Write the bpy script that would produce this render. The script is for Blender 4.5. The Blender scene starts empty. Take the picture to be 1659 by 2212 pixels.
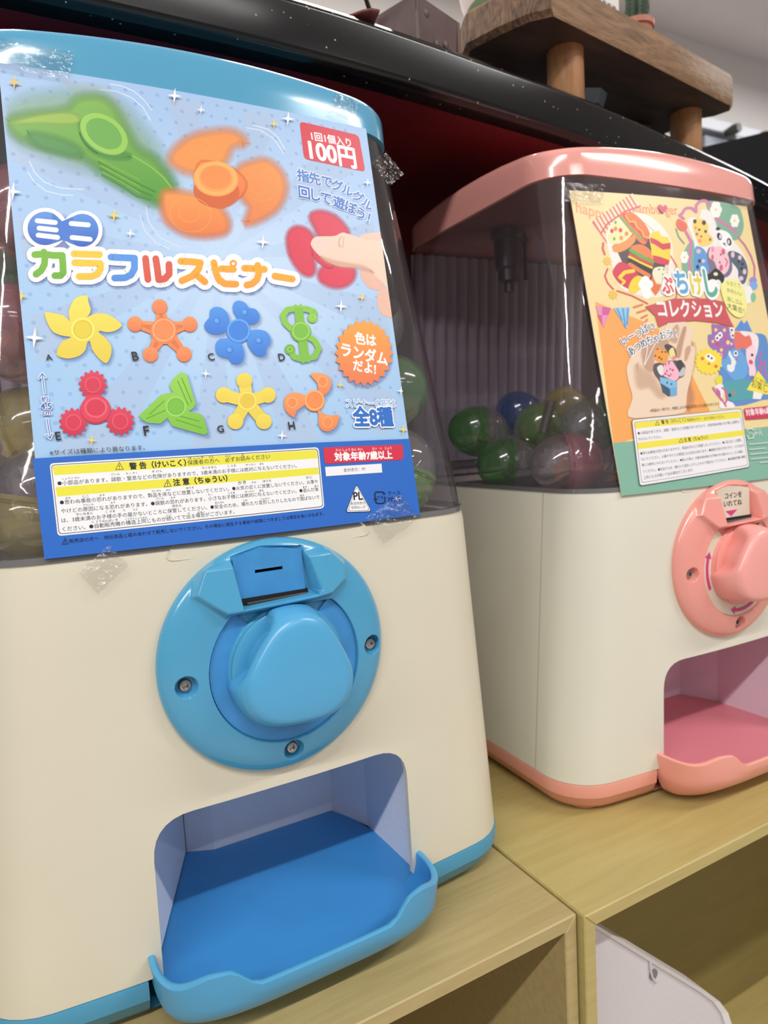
import bpy, bmesh, math, random
from mathutils import Vector, Matrix, Euler
random.seed(7)
C = bpy.context.scene.collection
sc = bpy.context.scene
PI = math.pi

# ------------------------------------------------------------------ camera
W, H, F = 1659.0, 2212.0, 1488.4682
CAM = Vector((-0.0948, -0.2779, 0.2162))
RX, RR, RZ = 1.4609, -0.0568, -0.4930
CR = Euler((RX, 0, RZ), 'XYZ').to_matrix() @ Matrix.Rotation(RR, 3, 'Z')
cam = bpy.data.cameras.new('camera')
camo = bpy.data.objects.new('camera', cam)
C.objects.link(camo)
camo.matrix_world = Matrix.Translation(CAM) @ CR.to_4x4()
cam.sensor_fit = 'HORIZONTAL'
cam.sensor_width = 36.0
cam.lens = 36.0 * F / W
cam.clip_start = 0.01
cam.dof.use_dof = True
cam.dof.focus_distance = 0.285
cam.dof.aperture_fstop = 21.0
sc.camera = camo
# ------------------------------------------------------------------ light
world = bpy.data.worlds.new('store_air')
sc.world = world
world.use_nodes = True
world.node_tree.nodes['Background'].inputs[0].default_value = (0.93, 0.95, 1.0, 1)
world.node_tree.nodes['Background'].inputs[1].default_value = 0.36
def tube(x, y, z, sx, sy, e, tilt=0.0, col=(1.0, 0.98, 0.945)):
    l = bpy.data.lights.new('ceiling_tube', 'AREA')
    l.shape = 'RECTANGLE'; l.size = sx; l.size_y = sy; l.energy = e; l.color = col
    o = bpy.data.objects.new('ceiling_tube', l); C.objects.link(o)
    o.location = (x, y, z); o.rotation_euler = (tilt, 0, 0)
for tx in (-2.1, -0.75, 1.40):
    tube(tx, -1.08, 1.55, 1.2, 0.045, 30.0)
for tx in (-1.5, 0.3, 2.1):
    tube(tx, -2.9, 1.55, 1.2, 0.045, 9.0)
for tx in (-0.7, 1.0, 2.6):
    tube(tx, 0.70, 1.50, 1.2, 0.045, 27.0)
tube(0.3, -1.9, 1.55, 1.2, 0.045, 12.0)  # extra tube, added so a highlight runs along the blue lid's top edge
vs = sc.view_settings
vs.view_transform = 'Standard'; vs.look = 'None'; vs.gamma = 1.0; vs.use_curve_mapping = False
vs.exposure = -0.22
sc.cycles.transparent_max_bounces = 40
sc.cycles.max_bounces = 10
sc.cycles.caustics_refractive = False
sc.cycles.caustics_reflective = False

# ------------------------------------------------------------------ helpers
def lin(v):
    v = v / 255.0
    return v / 12.92 if v <= 0.04045 else ((v + 0.055) / 1.055) ** 2.4
def srgb(c, k=1.0):
    return (min(1, lin(c[0]) * k), min(1, lin(c[1]) * k), min(1, lin(c[2]) * k), 1.0)
MATS = {}
def mat(name, col, rough=0.4, metal=0.0, noise=0.0, nscale=30.0, bump=0.0, bscale=200.0, spec=0.5, coat=0.0, stretch=(1, 1, 1), col2=None, distort=0.0):
    if name in MATS: return MATS[name]
    m = bpy.data.materials.new(name); m.use_nodes = True
    nt = m.node_tree; b = nt.nodes['Principled BSDF']
    b.inputs['Base Color'].default_value = srgb(col)
    b.inputs['Roughness'].default_value = rough
    b.inputs['Metallic'].default_value = metal
    b.inputs['Specular IOR Level'].default_value = spec
    b.inputs['Coat Weight'].default_value = coat
    b.inputs['Coat Roughness'].default_value = 0.08
    tc = nt.nodes.new('ShaderNodeTexCoord'); mp = nt.nodes.new('ShaderNodeMapping')
    mp.inputs['Scale'].default_value = stretch
    nt.links.new(tc.outputs['Object'], mp.inputs[0])
    if noise > 0 or col2:
        n = nt.nodes.new('ShaderNodeTexNoise'); n.inputs['Scale'].default_value = nscale
        n.inputs['Detail'].default_value = 6; n.inputs['Distortion'].default_value = distort
        nt.links.new(mp.outputs[0], n.inputs['Vector'])
        r = nt.nodes.new('ShaderNodeValToRGB')
        r.color_ramp.elements[0].position = 0.32; r.color_ramp.elements[1].position = 0.68
        a = srgb(col)
        if col2: c2 = srgb(col2)
        else: c2 = tuple(v * (1 - noise) for v in a[:3]) + (1,)
        r.color_ramp.elements[0].color = c2; r.color_ramp.elements[1].color = a
        nt.links.new(n.outputs['Fac'], r.inputs[0]); nt.links.new(r.outputs[0], b.inputs['Base Color'])
    if bump > 0:
        n2 = nt.nodes.new('ShaderNodeTexNoise'); n2.inputs['Scale'].default_value = bscale
        nt.links.new(mp.outputs[0], n2.inputs['Vector'])
        bp = nt.nodes.new('ShaderNodeBump'); bp.inputs['Strength'].default_value = bump; bp.inputs['Distance'].default_value = 0.001
        nt.links.new(n2.outputs['Fac'], bp.inputs['Height']); nt.links.new(bp.outputs[0], b.inputs['Normal'])
    MATS[name] = m
    return m
def clear_mat(name, tint, solid=None, solid_amt=0.0, rough=0.03, refl=1.0, bump=0.0, bscale=60.0, base=0.04):
    """thin clear plastic: tinted transmission, fresnel mirror, optionally some dyed body colour"""
    if name in MATS: return MATS[name]
    m = bpy.data.materials.new(name); m.use_nodes = True
    nt = m.node_tree; nt.nodes.clear()
    out = nt.nodes.new('ShaderNodeOutputMaterial')
    tr = nt.nodes.new('ShaderNodeBsdfTransparent'); tr.inputs[0].default_value = srgb(tint)
    gl = nt.nodes.new('ShaderNodeBsdfGlossy'); gl.inputs['Roughness'].default_value = rough
    gl.inputs[0].default_value = (1, 1, 1, 1)
    # facing-based reflectance works the same on both sides of a thin sheet
    lw = nt.nodes.new('ShaderNodeLayerWeight'); lw.inputs['Blend'].default_value = 0.5
    pw = nt.nodes.new('ShaderNodeMath'); pw.operation = 'POWER'; pw.inputs[1].default_value = 4.0
    nt.links.new(lw.outputs['Facing'], pw.inputs[0])
    ma = nt.nodes.new('ShaderNodeMath'); ma.operation = 'MULTIPLY_ADD'; ma.inputs[1].default_value = 0.7 * refl; ma.inputs[2].default_value = base * refl
    nt.links.new(pw.outputs[0], ma.inputs[0])
    mx = nt.nodes.new('ShaderNodeMixShader')
    body = tr
    if solid is not None:
        df = nt.nodes.new('ShaderNodeBsdfPrincipled'); df.inputs['Base Color'].default_value = srgb(solid); df.inputs['Roughness'].default_value = 0.25
        m0 = nt.nodes.new('ShaderNodeMixShader'); m0.inputs[0].default_value = solid_amt
        m0.name = 'dye'; nt.links.new(tr.outputs[0], m0.inputs[1]); nt.links.new(df.outputs[0], m0.inputs[2]); body = m0
    nt.links.new(ma.outputs[0], mx.inputs[0]); nt.links.new(body.outputs[0], mx.inputs[1]); nt.links.new(gl.outputs[0], mx.inputs[2])
    if bump > 0:
        tc = nt.nodes.new('ShaderNodeTexCoord')
        n2 = nt.nodes.new('ShaderNodeTexNoise'); n2.inputs['Scale'].default_value = bscale; n2.inputs['Detail'].default_value = 3
        nt.links.new(tc.outputs['Object'], n2.inputs['Vector'])
        bp = nt.nodes.new('ShaderNodeBump'); bp.inputs['Strength'].default_value = bump; bp.inputs['Distance'].default_value = 0.001
        nt.links.new(n2.outputs['Fac'], bp.inputs['Height']); nt.links.new(bp.outputs[0], gl.inputs['Normal'])
    nt.links.new(mx.outputs[0], out.inputs[0])
    MATS[name] = m
    return m
def mesh_obj(name, verts, faces, m=None, parent=None, smooth=None):
    me = bpy.data.meshes.new(name)
    me.from_pydata([tuple(v) for v in verts], [], faces)
    me.validate(); me.update()
    if smooth is not None:
        for p in me.polygons: p.use_smooth = True
        me.set_sharp_from_angle(angle=math.radians(smooth))
    o = bpy.data.objects.new(name, me); C.objects.link(o)
    if m: me.materials.append(m)
    if parent: o.parent = parent
    return o
def bm_obj(name, bm, m=None, parent=None, smooth=None, recalc=True):
    if recalc: bmesh.ops.recalc_face_normals(bm, faces=bm.faces)
    me = bpy.data.meshes.new(name); bm.to_mesh(me); bm.free()
    if smooth is not None:
        for p in me.polygons: p.use_smooth = True
        me.set_sharp_from_angle(angle=math.radians(smooth))
    o = bpy.data.objects.new(name, me); C.objects.link(o)
    if m: me.materials.append(m)
    if parent: o.parent = parent
    return o
def tag(o, label=None, cat=None, group=None, kind=None):
    if label: o['label'] = label
    if cat: o['category'] = cat
    if group: o['group'] = group
    if kind: o['kind'] = kind
    return o
def empty(name, loc=(0, 0, 0), rz=0.0):
    o = bpy.data.objects.new(name, None); C.objects.link(o)
    o.location = loc; o.rotation_euler = (0, 0, rz); o.empty_display_size = 0.02
    return o
def box_bm(x0, x1, y0, y1, z0, z1, bev=0.0, seg=2, bm=None):
    own = bm is None
    if own: bm = bmesh.new()
    r = bmesh.ops.create_cube(bm, size=1.0)
    for v in r['verts']:
        v.co = Vector(((x0 + x1) / 2 + v.co.x * (x1 - x0), (y0 + y1) / 2 + v.co.y * (y1 - y0), (z0 + z1) / 2 + v.co.z * (z1 - z0)))
    if bev > 0:
        es = [e for e in bm.edges if all(v in r['verts'] for v in e.verts)]
        bmesh.ops.bevel(bm, geom=es, offset=bev, segments=seg, affect='EDGES', profile=0.5)
    return bm
def loft(rings, cap0=True, cap1=True):
    """rings: list of equal-length closed loops -> verts, faces"""
    n = len(rings[0]); vs_ = [p for r in rings for p in r]; fs = []
    for k in range(len(rings) - 1):
        a, b = k * n, (k + 1) * n
        for i in range(n):
            j = (i + 1) % n
            fs.append((a + i, a + j, b + j, b + i))
    if cap0: fs.append(tuple(reversed(range(n))))
    if cap1: fs.append(tuple(range((len(rings) - 1) * n, len(rings) * n)))
    return vs_, fs
def lathe(bm, prof, n=24, axis='Z', loc=(0, 0, 0), cap=True):
    """prof: (radius, height)"""
    rings = []
    for r, h in prof:
        ring = []
        for i in range(n):
            a = 2 * PI * i / n
            if axis == 'Z': p = (r * math.cos(a), r * math.sin(a), h)
            elif axis == 'Y': p = (r * math.cos(a), h, r * math.sin(a))
            else: p = (h, r * math.cos(a), r * math.sin(a))
            ring.append(bm.verts.new(Vector(loc) + Vector(p)))
        rings.append(ring)
    for k in range(len(rings) - 1):
        for i in range(n):
            j = (i + 1) % n
            try: bm.faces.new((rings[k][i], rings[k][j], rings[k + 1][j], rings[k + 1][i]))
            except ValueError: pass
    if cap:
        bm.faces.new(rings[0]); bm.faces.new(list(reversed(rings[-1])))
def tube_bm(bm, pts, r, n=8, closed=False):
    rings = []
    m_ = len(pts)
    for k in range(m_):
        p = Vector(pts[k]); a = Vector(pts[max(0, k - 1)]); b = Vector(pts[min(m_ - 1, k + 1)])
        d = (b - a).normalized(); u = d.cross(Vector((0.13, 0.2, 1))).normalized(); v = d.cross(u)
        rr = r[k] if isinstance(r, (list, tuple)) else r
        rings.append([bm.verts.new(p + rr * (math.cos(2 * PI * i / n) * u + math.sin(2 * PI * i / n) * v)) for i in range(n)])
    for k in range(m_ - 1):
        for i in range(n):
            j = (i + 1) % n
            bm.faces.new((rings[k][i], rings[k][j], rings[k + 1][j], rings[k + 1][i]))
    bm.faces.new(rings[0]); bm.faces.new(list(reversed(rings[-1])))
def sstep(a, b, x):
    t = max(0.0, min(1.0, (x - a) / (b - a))); return t * t * (3 - 2 * t)

PDX, PDY, PYAW = 0.3062, 0.0017, -0.0333
CK = 0.5135                                   # bow of the machine's front
def ray(px, py):
    return CR @ Vector(((px - W / 2) / F, -(py - H / 2) / F, -1.0))
def to_local(m, P, vec=False):
    if m == 'B': return Vector(P)
    P = Vector(P)
    if not vec: P = P - Vector((PDX, PDY, 0))
    ca, sa = math.cos(PYAW), math.sin(PYAW)
    return Vector((ca * P.x + sa * P.y, -sa * P.x + ca * P.y, P.z))
def hit_axis(px, py, ax, val, m='W'):
    """where the sight line through a measured point of the photo meets a plane of the room (or of a machine)"""
    o = to_local('P', CAM) if m == 'P' else CAM.copy()
    d = to_local('P', ray(px, py), True) if m == 'P' else ray(px, py)
    s = (val - o[ax]) / d[ax]
    return o + d * s
LEAN = 0.20
def face_y(x, z):
    return CK * x * x + max(0.0, z - 0.176) * LEAN
def sheet_y(x, z):
    """the posters hang straight on past the foot of the dome"""
    return CK * x * x + (z - 0.176) * LEAN
def hit_face(m, px, py):
    o = to_local(m, CAM); d = to_local(m, ray(px, py), True)
    s = (0.02 - o.y) / d.y
    for _ in range(12):
        P = o + d * s
        s += (face_y(P.x, P.z) - P.y) / (d.y - 2 * CK * P.x * d.x - (LEAN * d.z if P.z > 0.176 else 0))
    P = o + d * s
    return P.x, P.z

# ------------------------------------------------------------------ materials
M_cream = mat('cream_plastic', (216, 210, 191), 0.34, noise=0.05, nscale=9, spec=0.45)
M_cream2 = mat('cream_plastic_cool', (222, 219, 205), 0.34, noise=0.05, nscale=9, spec=0.45)
M_clear = clear_mat('clear_dome_plastic', (222, 216, 222), (205, 196, 204), 0.05, base=0.06, rough=0.035, bump=0.10, bscale=45)
M_black = mat('black_void', (8, 8, 9), 0.6)
M_chrome = mat('screw_steel', (170, 170, 172), 0.22, 1.0)
M_lockmetal = mat('lock_metal', (120, 110, 112), 0.35, 0.8)
M_flute = mat('fluted_grey_plastic', (196, 190, 198), 0.45, noise=0.12, nscale=14, bump=0.3, bscale=30)
M_hopper = mat('hopper_dark_plastic', (70, 66, 68), 0.5)
M_tape = clear_mat('clear_tape', (244, 244, 244), base=0.06, rough=0.12, bump=1.0, bscale=330, refl=1.0)
M_cap_clear = clear_mat('capsule_clear', (240, 243, 240), (228, 232, 228), 0.20, base=0.19, rough=0.05, bump=0.08, bscale=80)

# ------------------------------------------------------------------ poster art
class Art:
    def __init__(self, m):
        self.m = m; self.cor = None; self.v = []; self.f = []; self.c = []; self.off = 0.00035
        self.cache = {}
    def step(self): self.off += 0.0000012
    def P(self, px, py):
        x, z = hit_face(self.m, px, py)
        if self.cor:                       # ink stays on the sheet
            a, b, c, d = self.cor; t = max(0.0, min(1.0, (b[1] - z) / (b[1] - c[1])))
            x = max(a[0] + (d[0] - a[0]) * t, min(b[0] + (c[0] - b[0]) * t, x))
        return x, z
    def add(self, pts, faces, cols):
        """pts in machine (x, z); cols per point rgba (linear)"""
        # ink follows the bowed sheet: wide faces are split until they are narrow
        pts = list(pts); cols = list(cols); out = []
        todo = [t for f in faces for t in ([tuple(f)] if len(f) == 3 else [(f[0], f[k], f[k + 1]) for k in range(1, len(f) - 1)])]
        mid = {}
        while todo:
            t = todo.pop(); best, be = 0.0018, None
            for k in range(3):
                i, j = t[k], t[(k + 1) % 3]; d = abs(pts[i][0] - pts[j][0])
                if d > best: best, be = d, k
            if be is None: out.append(t); continue
            i, j, l = t[be], t[(be + 1) % 3], t[(be + 2) % 3]; key = (min(i, j), max(i, j))
            if key not in mid:
                mid[key] = len(pts)
                pts.append(((pts[i][0] + pts[j][0]) / 2, (pts[i][1] + pts[j][1]) / 2)); cols.append(tuple((a + c) / 2 for a, c in zip(cols[i], cols[j])))
            m = mid[key]; todo += [(i, m, l), (m, j, l)]
        b = len(self.v)
        for x, z in pts: self.v.append((x, sheet_y(x, z) - self.off - 0.0006, z))
        self.f += [(b + i, b + j, b + k) for i, j, k in out]
        self.c += cols
    def poly(self, pts, col, alpha=1.0, col2=None, local=False):
        """filled polygon in photo coordinates; col2 = colour at its bottom"""
        self.step()
        q = pts if local else [self.P(*p) for p in pts]
        import mathutils
        tri = mathutils.geometry.tessellate_polygon([[Vector((x, z, 0)) for x, z in q]])
        zs = [z for x, z in q]; z0, z1 = min(zs), max(zs)
        a = srgb(col)[:3]; b = srgb(col2)[:3] if col2 else a
        cols = []
        for x, z in q:
            t = (z1 - z) / (z1 - z0 + 1e-9)
            cols.append(tuple(a[i] * (1 - t) + b[i] * t for i in range(3)) + (alpha,))
        self.add(q, [tuple(t) for t in tri], cols)
    def soft(self, pts, col, fea, alpha=1.0, col2=None):
        """polygon with a feathered edge (printed blur); fea in px"""
        q = smooth_loop(pts, 3)
        cx = sum(p[0] for p in q) / len(q); cy = sum(p[1] for p in q) / len(q)
        n = len(q)
        ins, outs = [], []
        area = sum(q[i][0] * q[(i + 1) % n][1] - q[(i + 1) % n][0] * q[i][1] for i in range(n))
        sg = 1 if area > 0 else -1
        for i in range(n):
            ax, ay = q[i - 1]; bx, by = q[(i + 1) % n]
            tx, ty = bx - ax, by - ay; L = math.hypot(tx, ty) + 1e-9
            nx, ny = ty / L * sg, -tx / L * sg
            ins.append((q[i][0] - nx * fea * 0.4, q[i][1] - ny * fea * 0.4)); outs.append((q[i][0] + nx * fea * 0.6, q[i][1] + ny * fea * 0.6))
        self.poly(ins, col, alpha, col2)
        a = srgb(col)[:3]; b = srgb(col2)[:3] if col2 else a
        qi = [self.P(*p) for p in ins]; qo = [self.P(*p) for p in outs]
        zs = [p[1] for p in qi]; z0, z1 = min(zs), max(zs)
        def cc(z, al):
            t = max(0, min(1, (z1 - z) / (z1 - z0 + 1e-9)))
            return tuple(a[i] * (1 - t) + b[i] * t for i in range(3)) + (al,)
        self.add(qi + qo, [(i, (i + 1) % n, n + (i + 1) % n, n + i) for i in range(n)], [cc(z, alpha) for x, z in qi] + [cc(z, 0.0) for x, z in qo])
    def stroke(self, pts, w, col, alpha=1.0, col2=None, zr=None, k=10):
        """round-capped stroke of width w px"""
        self.step()
        a = srgb(col)[:3]; b = srgb(col2)[:3] if col2 else a
        r = w / 2.0
        def cc(z):
            if not zr: return a + (alpha,)
            t = max(0, min(1, (zr[1] - z) / (zr[1] - zr[0])))
            return tuple(a[i] * (1 - t) + b[i] * t for i in range(3)) + (alpha,)
        for i in range(len(pts) - 1):
            (x0, y0), (x1, y1) = pts[i], pts[i + 1]
            L = math.hypot(x1 - x0, y1 - y0) + 1e-9
            nx, ny = -(y1 - y0) / L * r, (x1 - x0) / L * r
            q = [self.P(x0 + nx, y0 + ny), self.P(x1 + nx, y1 + ny), self.P(x1 - nx, y1 - ny), self.P(x0 - nx, y0 - ny)]
            self.add(q, [(0, 1, 2, 3)], [cc(z) for x, z in q])
        for (x0, y0) in pts:
            q = [self.P(x0 + r * math.cos(2 * PI * i / k), y0 + r * math.sin(2 * PI * i / k)) for i in range(k)]
            self.off += 0.0000001
            self.add(q, [tuple(range(k))], [cc(z) for x, z in q])
    def ell(self, cx, cy, rx, ry, col, rot=0.0, alpha=1.0, n=28, col2=None):
        ca, sa = math.cos(rot), math.sin(rot)
        self.poly([(cx + rx * math.cos(2 * PI * i / n) * ca - ry * math.sin(2 * PI * i / n) * sa,
                    cy + rx * math.cos(2 * PI * i / n) * sa + ry * math.sin(2 * PI * i / n) * ca) for i in range(n)], col, alpha, col2)
    def ring(self, cx, cy, rx, ry, w, col, rot=0.0, alpha=1.0, n=30, a0=0, a1=2 * PI):
        self.step()
        ca, sa = math.cos(rot), math.sin(rot); q = []
        for i in range(n + 1):
            t = a0 + (a1 - a0) * i / n
            for s in (1.0, (min(rx, ry) - w) / min(rx, ry)):
                x, y = rx * s * math.cos(t), ry * s * math.sin(t)
                q.append(self.P(cx + x * ca - y * sa, cy + x * sa + y * ca))
        self.add(q, [(2 * i, 2 * i + 1, 2 * i + 3, 2 * i + 2) for i in range(n)], [srgb(col)[:3] + (alpha,)] * len(q))
    def star4(self, cx, cy, r, col=(236, 238, 244)):
        q = []
        for i in range(8):
            a = PI / 4 * i + 0.08; rr = r if i % 2 == 0 else r * 0.26
            q.append((cx + rr * math.sin(a), cy - rr * 1.15 * math.cos(a)))
        self.poly(q, col)
    def text(self, s, p0, p1, col, bold=0.0, res=3, ys=1.0, alpha=1.0, outline=0.0, ocol=(240, 242, 248), col2=None):
        """text whose baseline runs from p0 to p1 (photo points) and fills that length"""
        a = self.P(*p0); b = self.P(*p1)
        self.text_local(s, a, b, col, bold, res, ys, alpha, outline, ocol, col2)
    def text_local(self, s, a, b, col, bold=0.0, res=3, ys=1.0, alpha=1.0, outline=0.0, ocol=(240, 242, 248), col2=None):
        dx, dz = b[0] - a[0], b[1] - a[1]; L = math.hypot(dx, dz)
        g = glyphs(s, 0.0, res)
        x0 = min(v[0] for v in g[0]); x1 = max(v[0] for v in g[0])
        k = L / (x1 - x0); ux, uz = dx / L, dz / L
        for off, cl, c2 in (((outline, ocol, None),) if outline else ()) + ((bold, col, col2),):
            self.step()
            A = srgb(cl)[:3]; B = srgb(c2)[:3] if c2 else A
            for sx, sy in shifts(off):
                self.off += 0.0000009
                q = []; cols = []
                for gx, gy in g[0]:
                    X, Y = (gx - x0 + sx) * k, (gy + sy) * k * ys
                    q.append((a[0] + ux * X - uz * Y, a[1] + uz * X + ux * Y))
                    t = max(0, min(1, 1 - gy / 0.8)); cols.append(tuple(A[i] * (1 - t) + B[i] * t for i in range(3)) + (alpha,))
                self.add(q, g[1], cols)
    def chars(self, items, size, col, bold, outline, ocol=(240, 242, 248)):
        """single characters on a curve: (char, centre x, centre y) in photo points"""
        P = [self.P(c[1], c[2]) for c in items]
        ex = self.P(items[0][1] + size / 2, items[0][2]); wx = self.P(items[0][1] - size / 2, items[0][2])
        sz = math.hypot(ex[0] - wx[0], ex[1] - wx[1])
        for pas in ((outline, ocol), (bold, col)):
            self.step()
            for i, c in enumerate(items):
                a = P[max(0, i - 1)]; b = P[min(len(P) - 1, i + 1)]
                L = math.hypot(b[0] - a[0], b[1] - a[1]) + 1e-9; ux, uz = (b[0] - a[0]) / L, (b[1] - a[1]) / L
                g = glyphs(c[0], 0.0, 3)
                for sx, sy in shifts(pas[0]):
                    self.off += 0.0000009
                    q = []
                    for gx, gy in g[0]:
                        X, Y = (gx - 0.5 + sx) * sz, (gy - 0.36 + sy) * sz
                        q.append((P[i][0] + ux * X - uz * Y, P[i][1] + uz * X + ux * Y))
                    self.add(q, g[1], [srgb(pas[1])[:3] + (1.0,)] * len(q))
    def build(self, name, material, parent):
        o = mesh_obj(name, self.v, self.f, material, parent)
        at = o.data.color_attributes.new('ink', 'FLOAT_COLOR', 'POINT')
        if len(at.data) == len(self.c):
            flat = [x for c in self.c for x in c]
            at.data.foreach_set('color', flat)
        return o
def shifts(off):
    """a heavier weight of the same letters"""
    if off < 0.004: return [(0, 0)]
    if off < 0.02: return [(off, 0), (-off, 0)]
    n = 8 if off < 0.07 else 12
    return [(off * math.cos(2 * PI * i / n), off * math.sin(2 * PI * i / n)) for i in range(n)]
GL = {}
def glyphs(s, off, res):
    key = (s, round(off, 4), res)
    if key in GL: return GL[key]
    cu = bpy.data.curves.new('lettering', 'FONT'); cu.body = s; cu.offset = off; cu.resolution_u = res
    ob = bpy.data.objects.new('lettering', cu); C.objects.link(ob)
    bpy.context.view_layer.update()
    dg = bpy.context.evaluated_depsgraph_get()
    me = ob.evaluated_get(dg).to_mesh()
    v = [(p.co.x, p.co.y) for p in me.vertices]; f = [tuple(p.vertices) for p in me.polygons]
    ob.evaluated_get(dg).to_mesh_clear()
    bpy.data.objects.remove(ob); bpy.data.curves.remove(cu)
    if not v: v = [(0, 0), (1, 0), (1, .01)]; f = []
    GL[key] = (v, f)
    return GL[key]
def smooth_loop(p, k=3):
    n = len(p); out = []
    for i in range(n):
        p0, p1, p2, p3 = p[i - 1], p[i], p[(i + 1) % n], p[(i + 2) % n]
        for j in range(k):
            t = j / k
            out.append(tuple(0.5 * ((2 * p1[a]) + (-p0[a] + p2[a]) * t + (2 * p0[a] - 5 * p1[a] + 4 * p2[a] - p3[a]) * t * t + (-p0[a] + 3 * p1[a] - 3 * p2[a] + p3[a]) * t ** 3) for a in (0, 1)))
    return out
def crop(pts, s, ox, oy):
    return [(ox + x / s, oy + y / s) for x, y in pts]
def print_mat(name, rough):
    m = bpy.data.materials.new(name); m.use_nodes = True; nt = m.node_tree
    b = nt.nodes['Principled BSDF']; b.inputs['Roughness'].default_value = rough
    b.inputs['Specular IOR Level'].default_value = 0.4
    at = nt.nodes.new('ShaderNodeAttribute'); at.attribute_name = 'ink'
    nt.links.new(at.outputs['Color'], b.inputs['Base Color'])
    nt.links.new(at.outputs['Alpha'], b.inputs['Alpha'])
    return m
M_print = print_mat('poster_ink', 0.38)
M_paper = mat('poster_paper', (205, 215, 232), 0.4)

def rounded(pts, r, k=5):
    """round the corners of a convex polygon"""
    out = []; n = len(pts)
    for i in range(n):
        p0, p1, p2 = Vector(pts[i - 1]), Vector(pts[i]), Vector(pts[(i + 1) % n])
        a = (p0 - p1).normalized() * r + p1; b = (p2 - p1).normalized() * r + p1
        for j in range(k + 1):
            t = j / k
            out.append(tuple(a * (1 - t) ** 2 + p1 * 2 * t * (1 - t) + b * t * t))
    return out
def paper_sheet(name, m, corners, material, parent, nx=16, nz=24):
    """corners TL TR BR BL in machine (x, z); a thin sheet that follows the front"""
    (a, b, c, d) = corners; vs_, fs = [], []
    for layer in (0.0004, 0.0):
        for j in range(nz + 1):
            v = j / nz
            for i in range(nx + 1):
                u = i / nx
                x = (a[0] * (1 - u) + b[0] * u) * (1 - v) + (d[0] * (1 - u) + c[0] * u) * v
                z = (a[1] * (1 - u) + b[1] * u) * (1 - v) + (d[1] * (1 - u) + c[1] * u) * v
                vs_.append((x, sheet_y(x, z) - 0.0006 - layer * 0.8, z))
    n1 = (nx + 1) * (nz + 1)
    for j in range(nz):
        for i in range(nx):
            q = j * (nx + 1) + i
            fs.append((q, q + nx + 1, q + nx + 2, q + 1)); fs.append((n1 + q, n1 + q + 1, n1 + q + nx + 2, n1 + q + nx + 1))
    for i in range(nx):
        fs.append((i, i + 1, n1 + i + 1, n1 + i)); q = nz * (nx + 1) + i; fs.append((q, n1 + q, n1 + q + 1, q + 1))
    for j in range(nz):
        q = j * (nx + 1); fs.append((q, n1 + q, n1 + q + nx + 1, q + nx + 1)); q += nx; fs.append((q, q + nx + 1, n1 + q + nx + 1, n1 + q))
    return mesh_obj(name, vs_, fs, material, parent, smooth=40)
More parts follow.
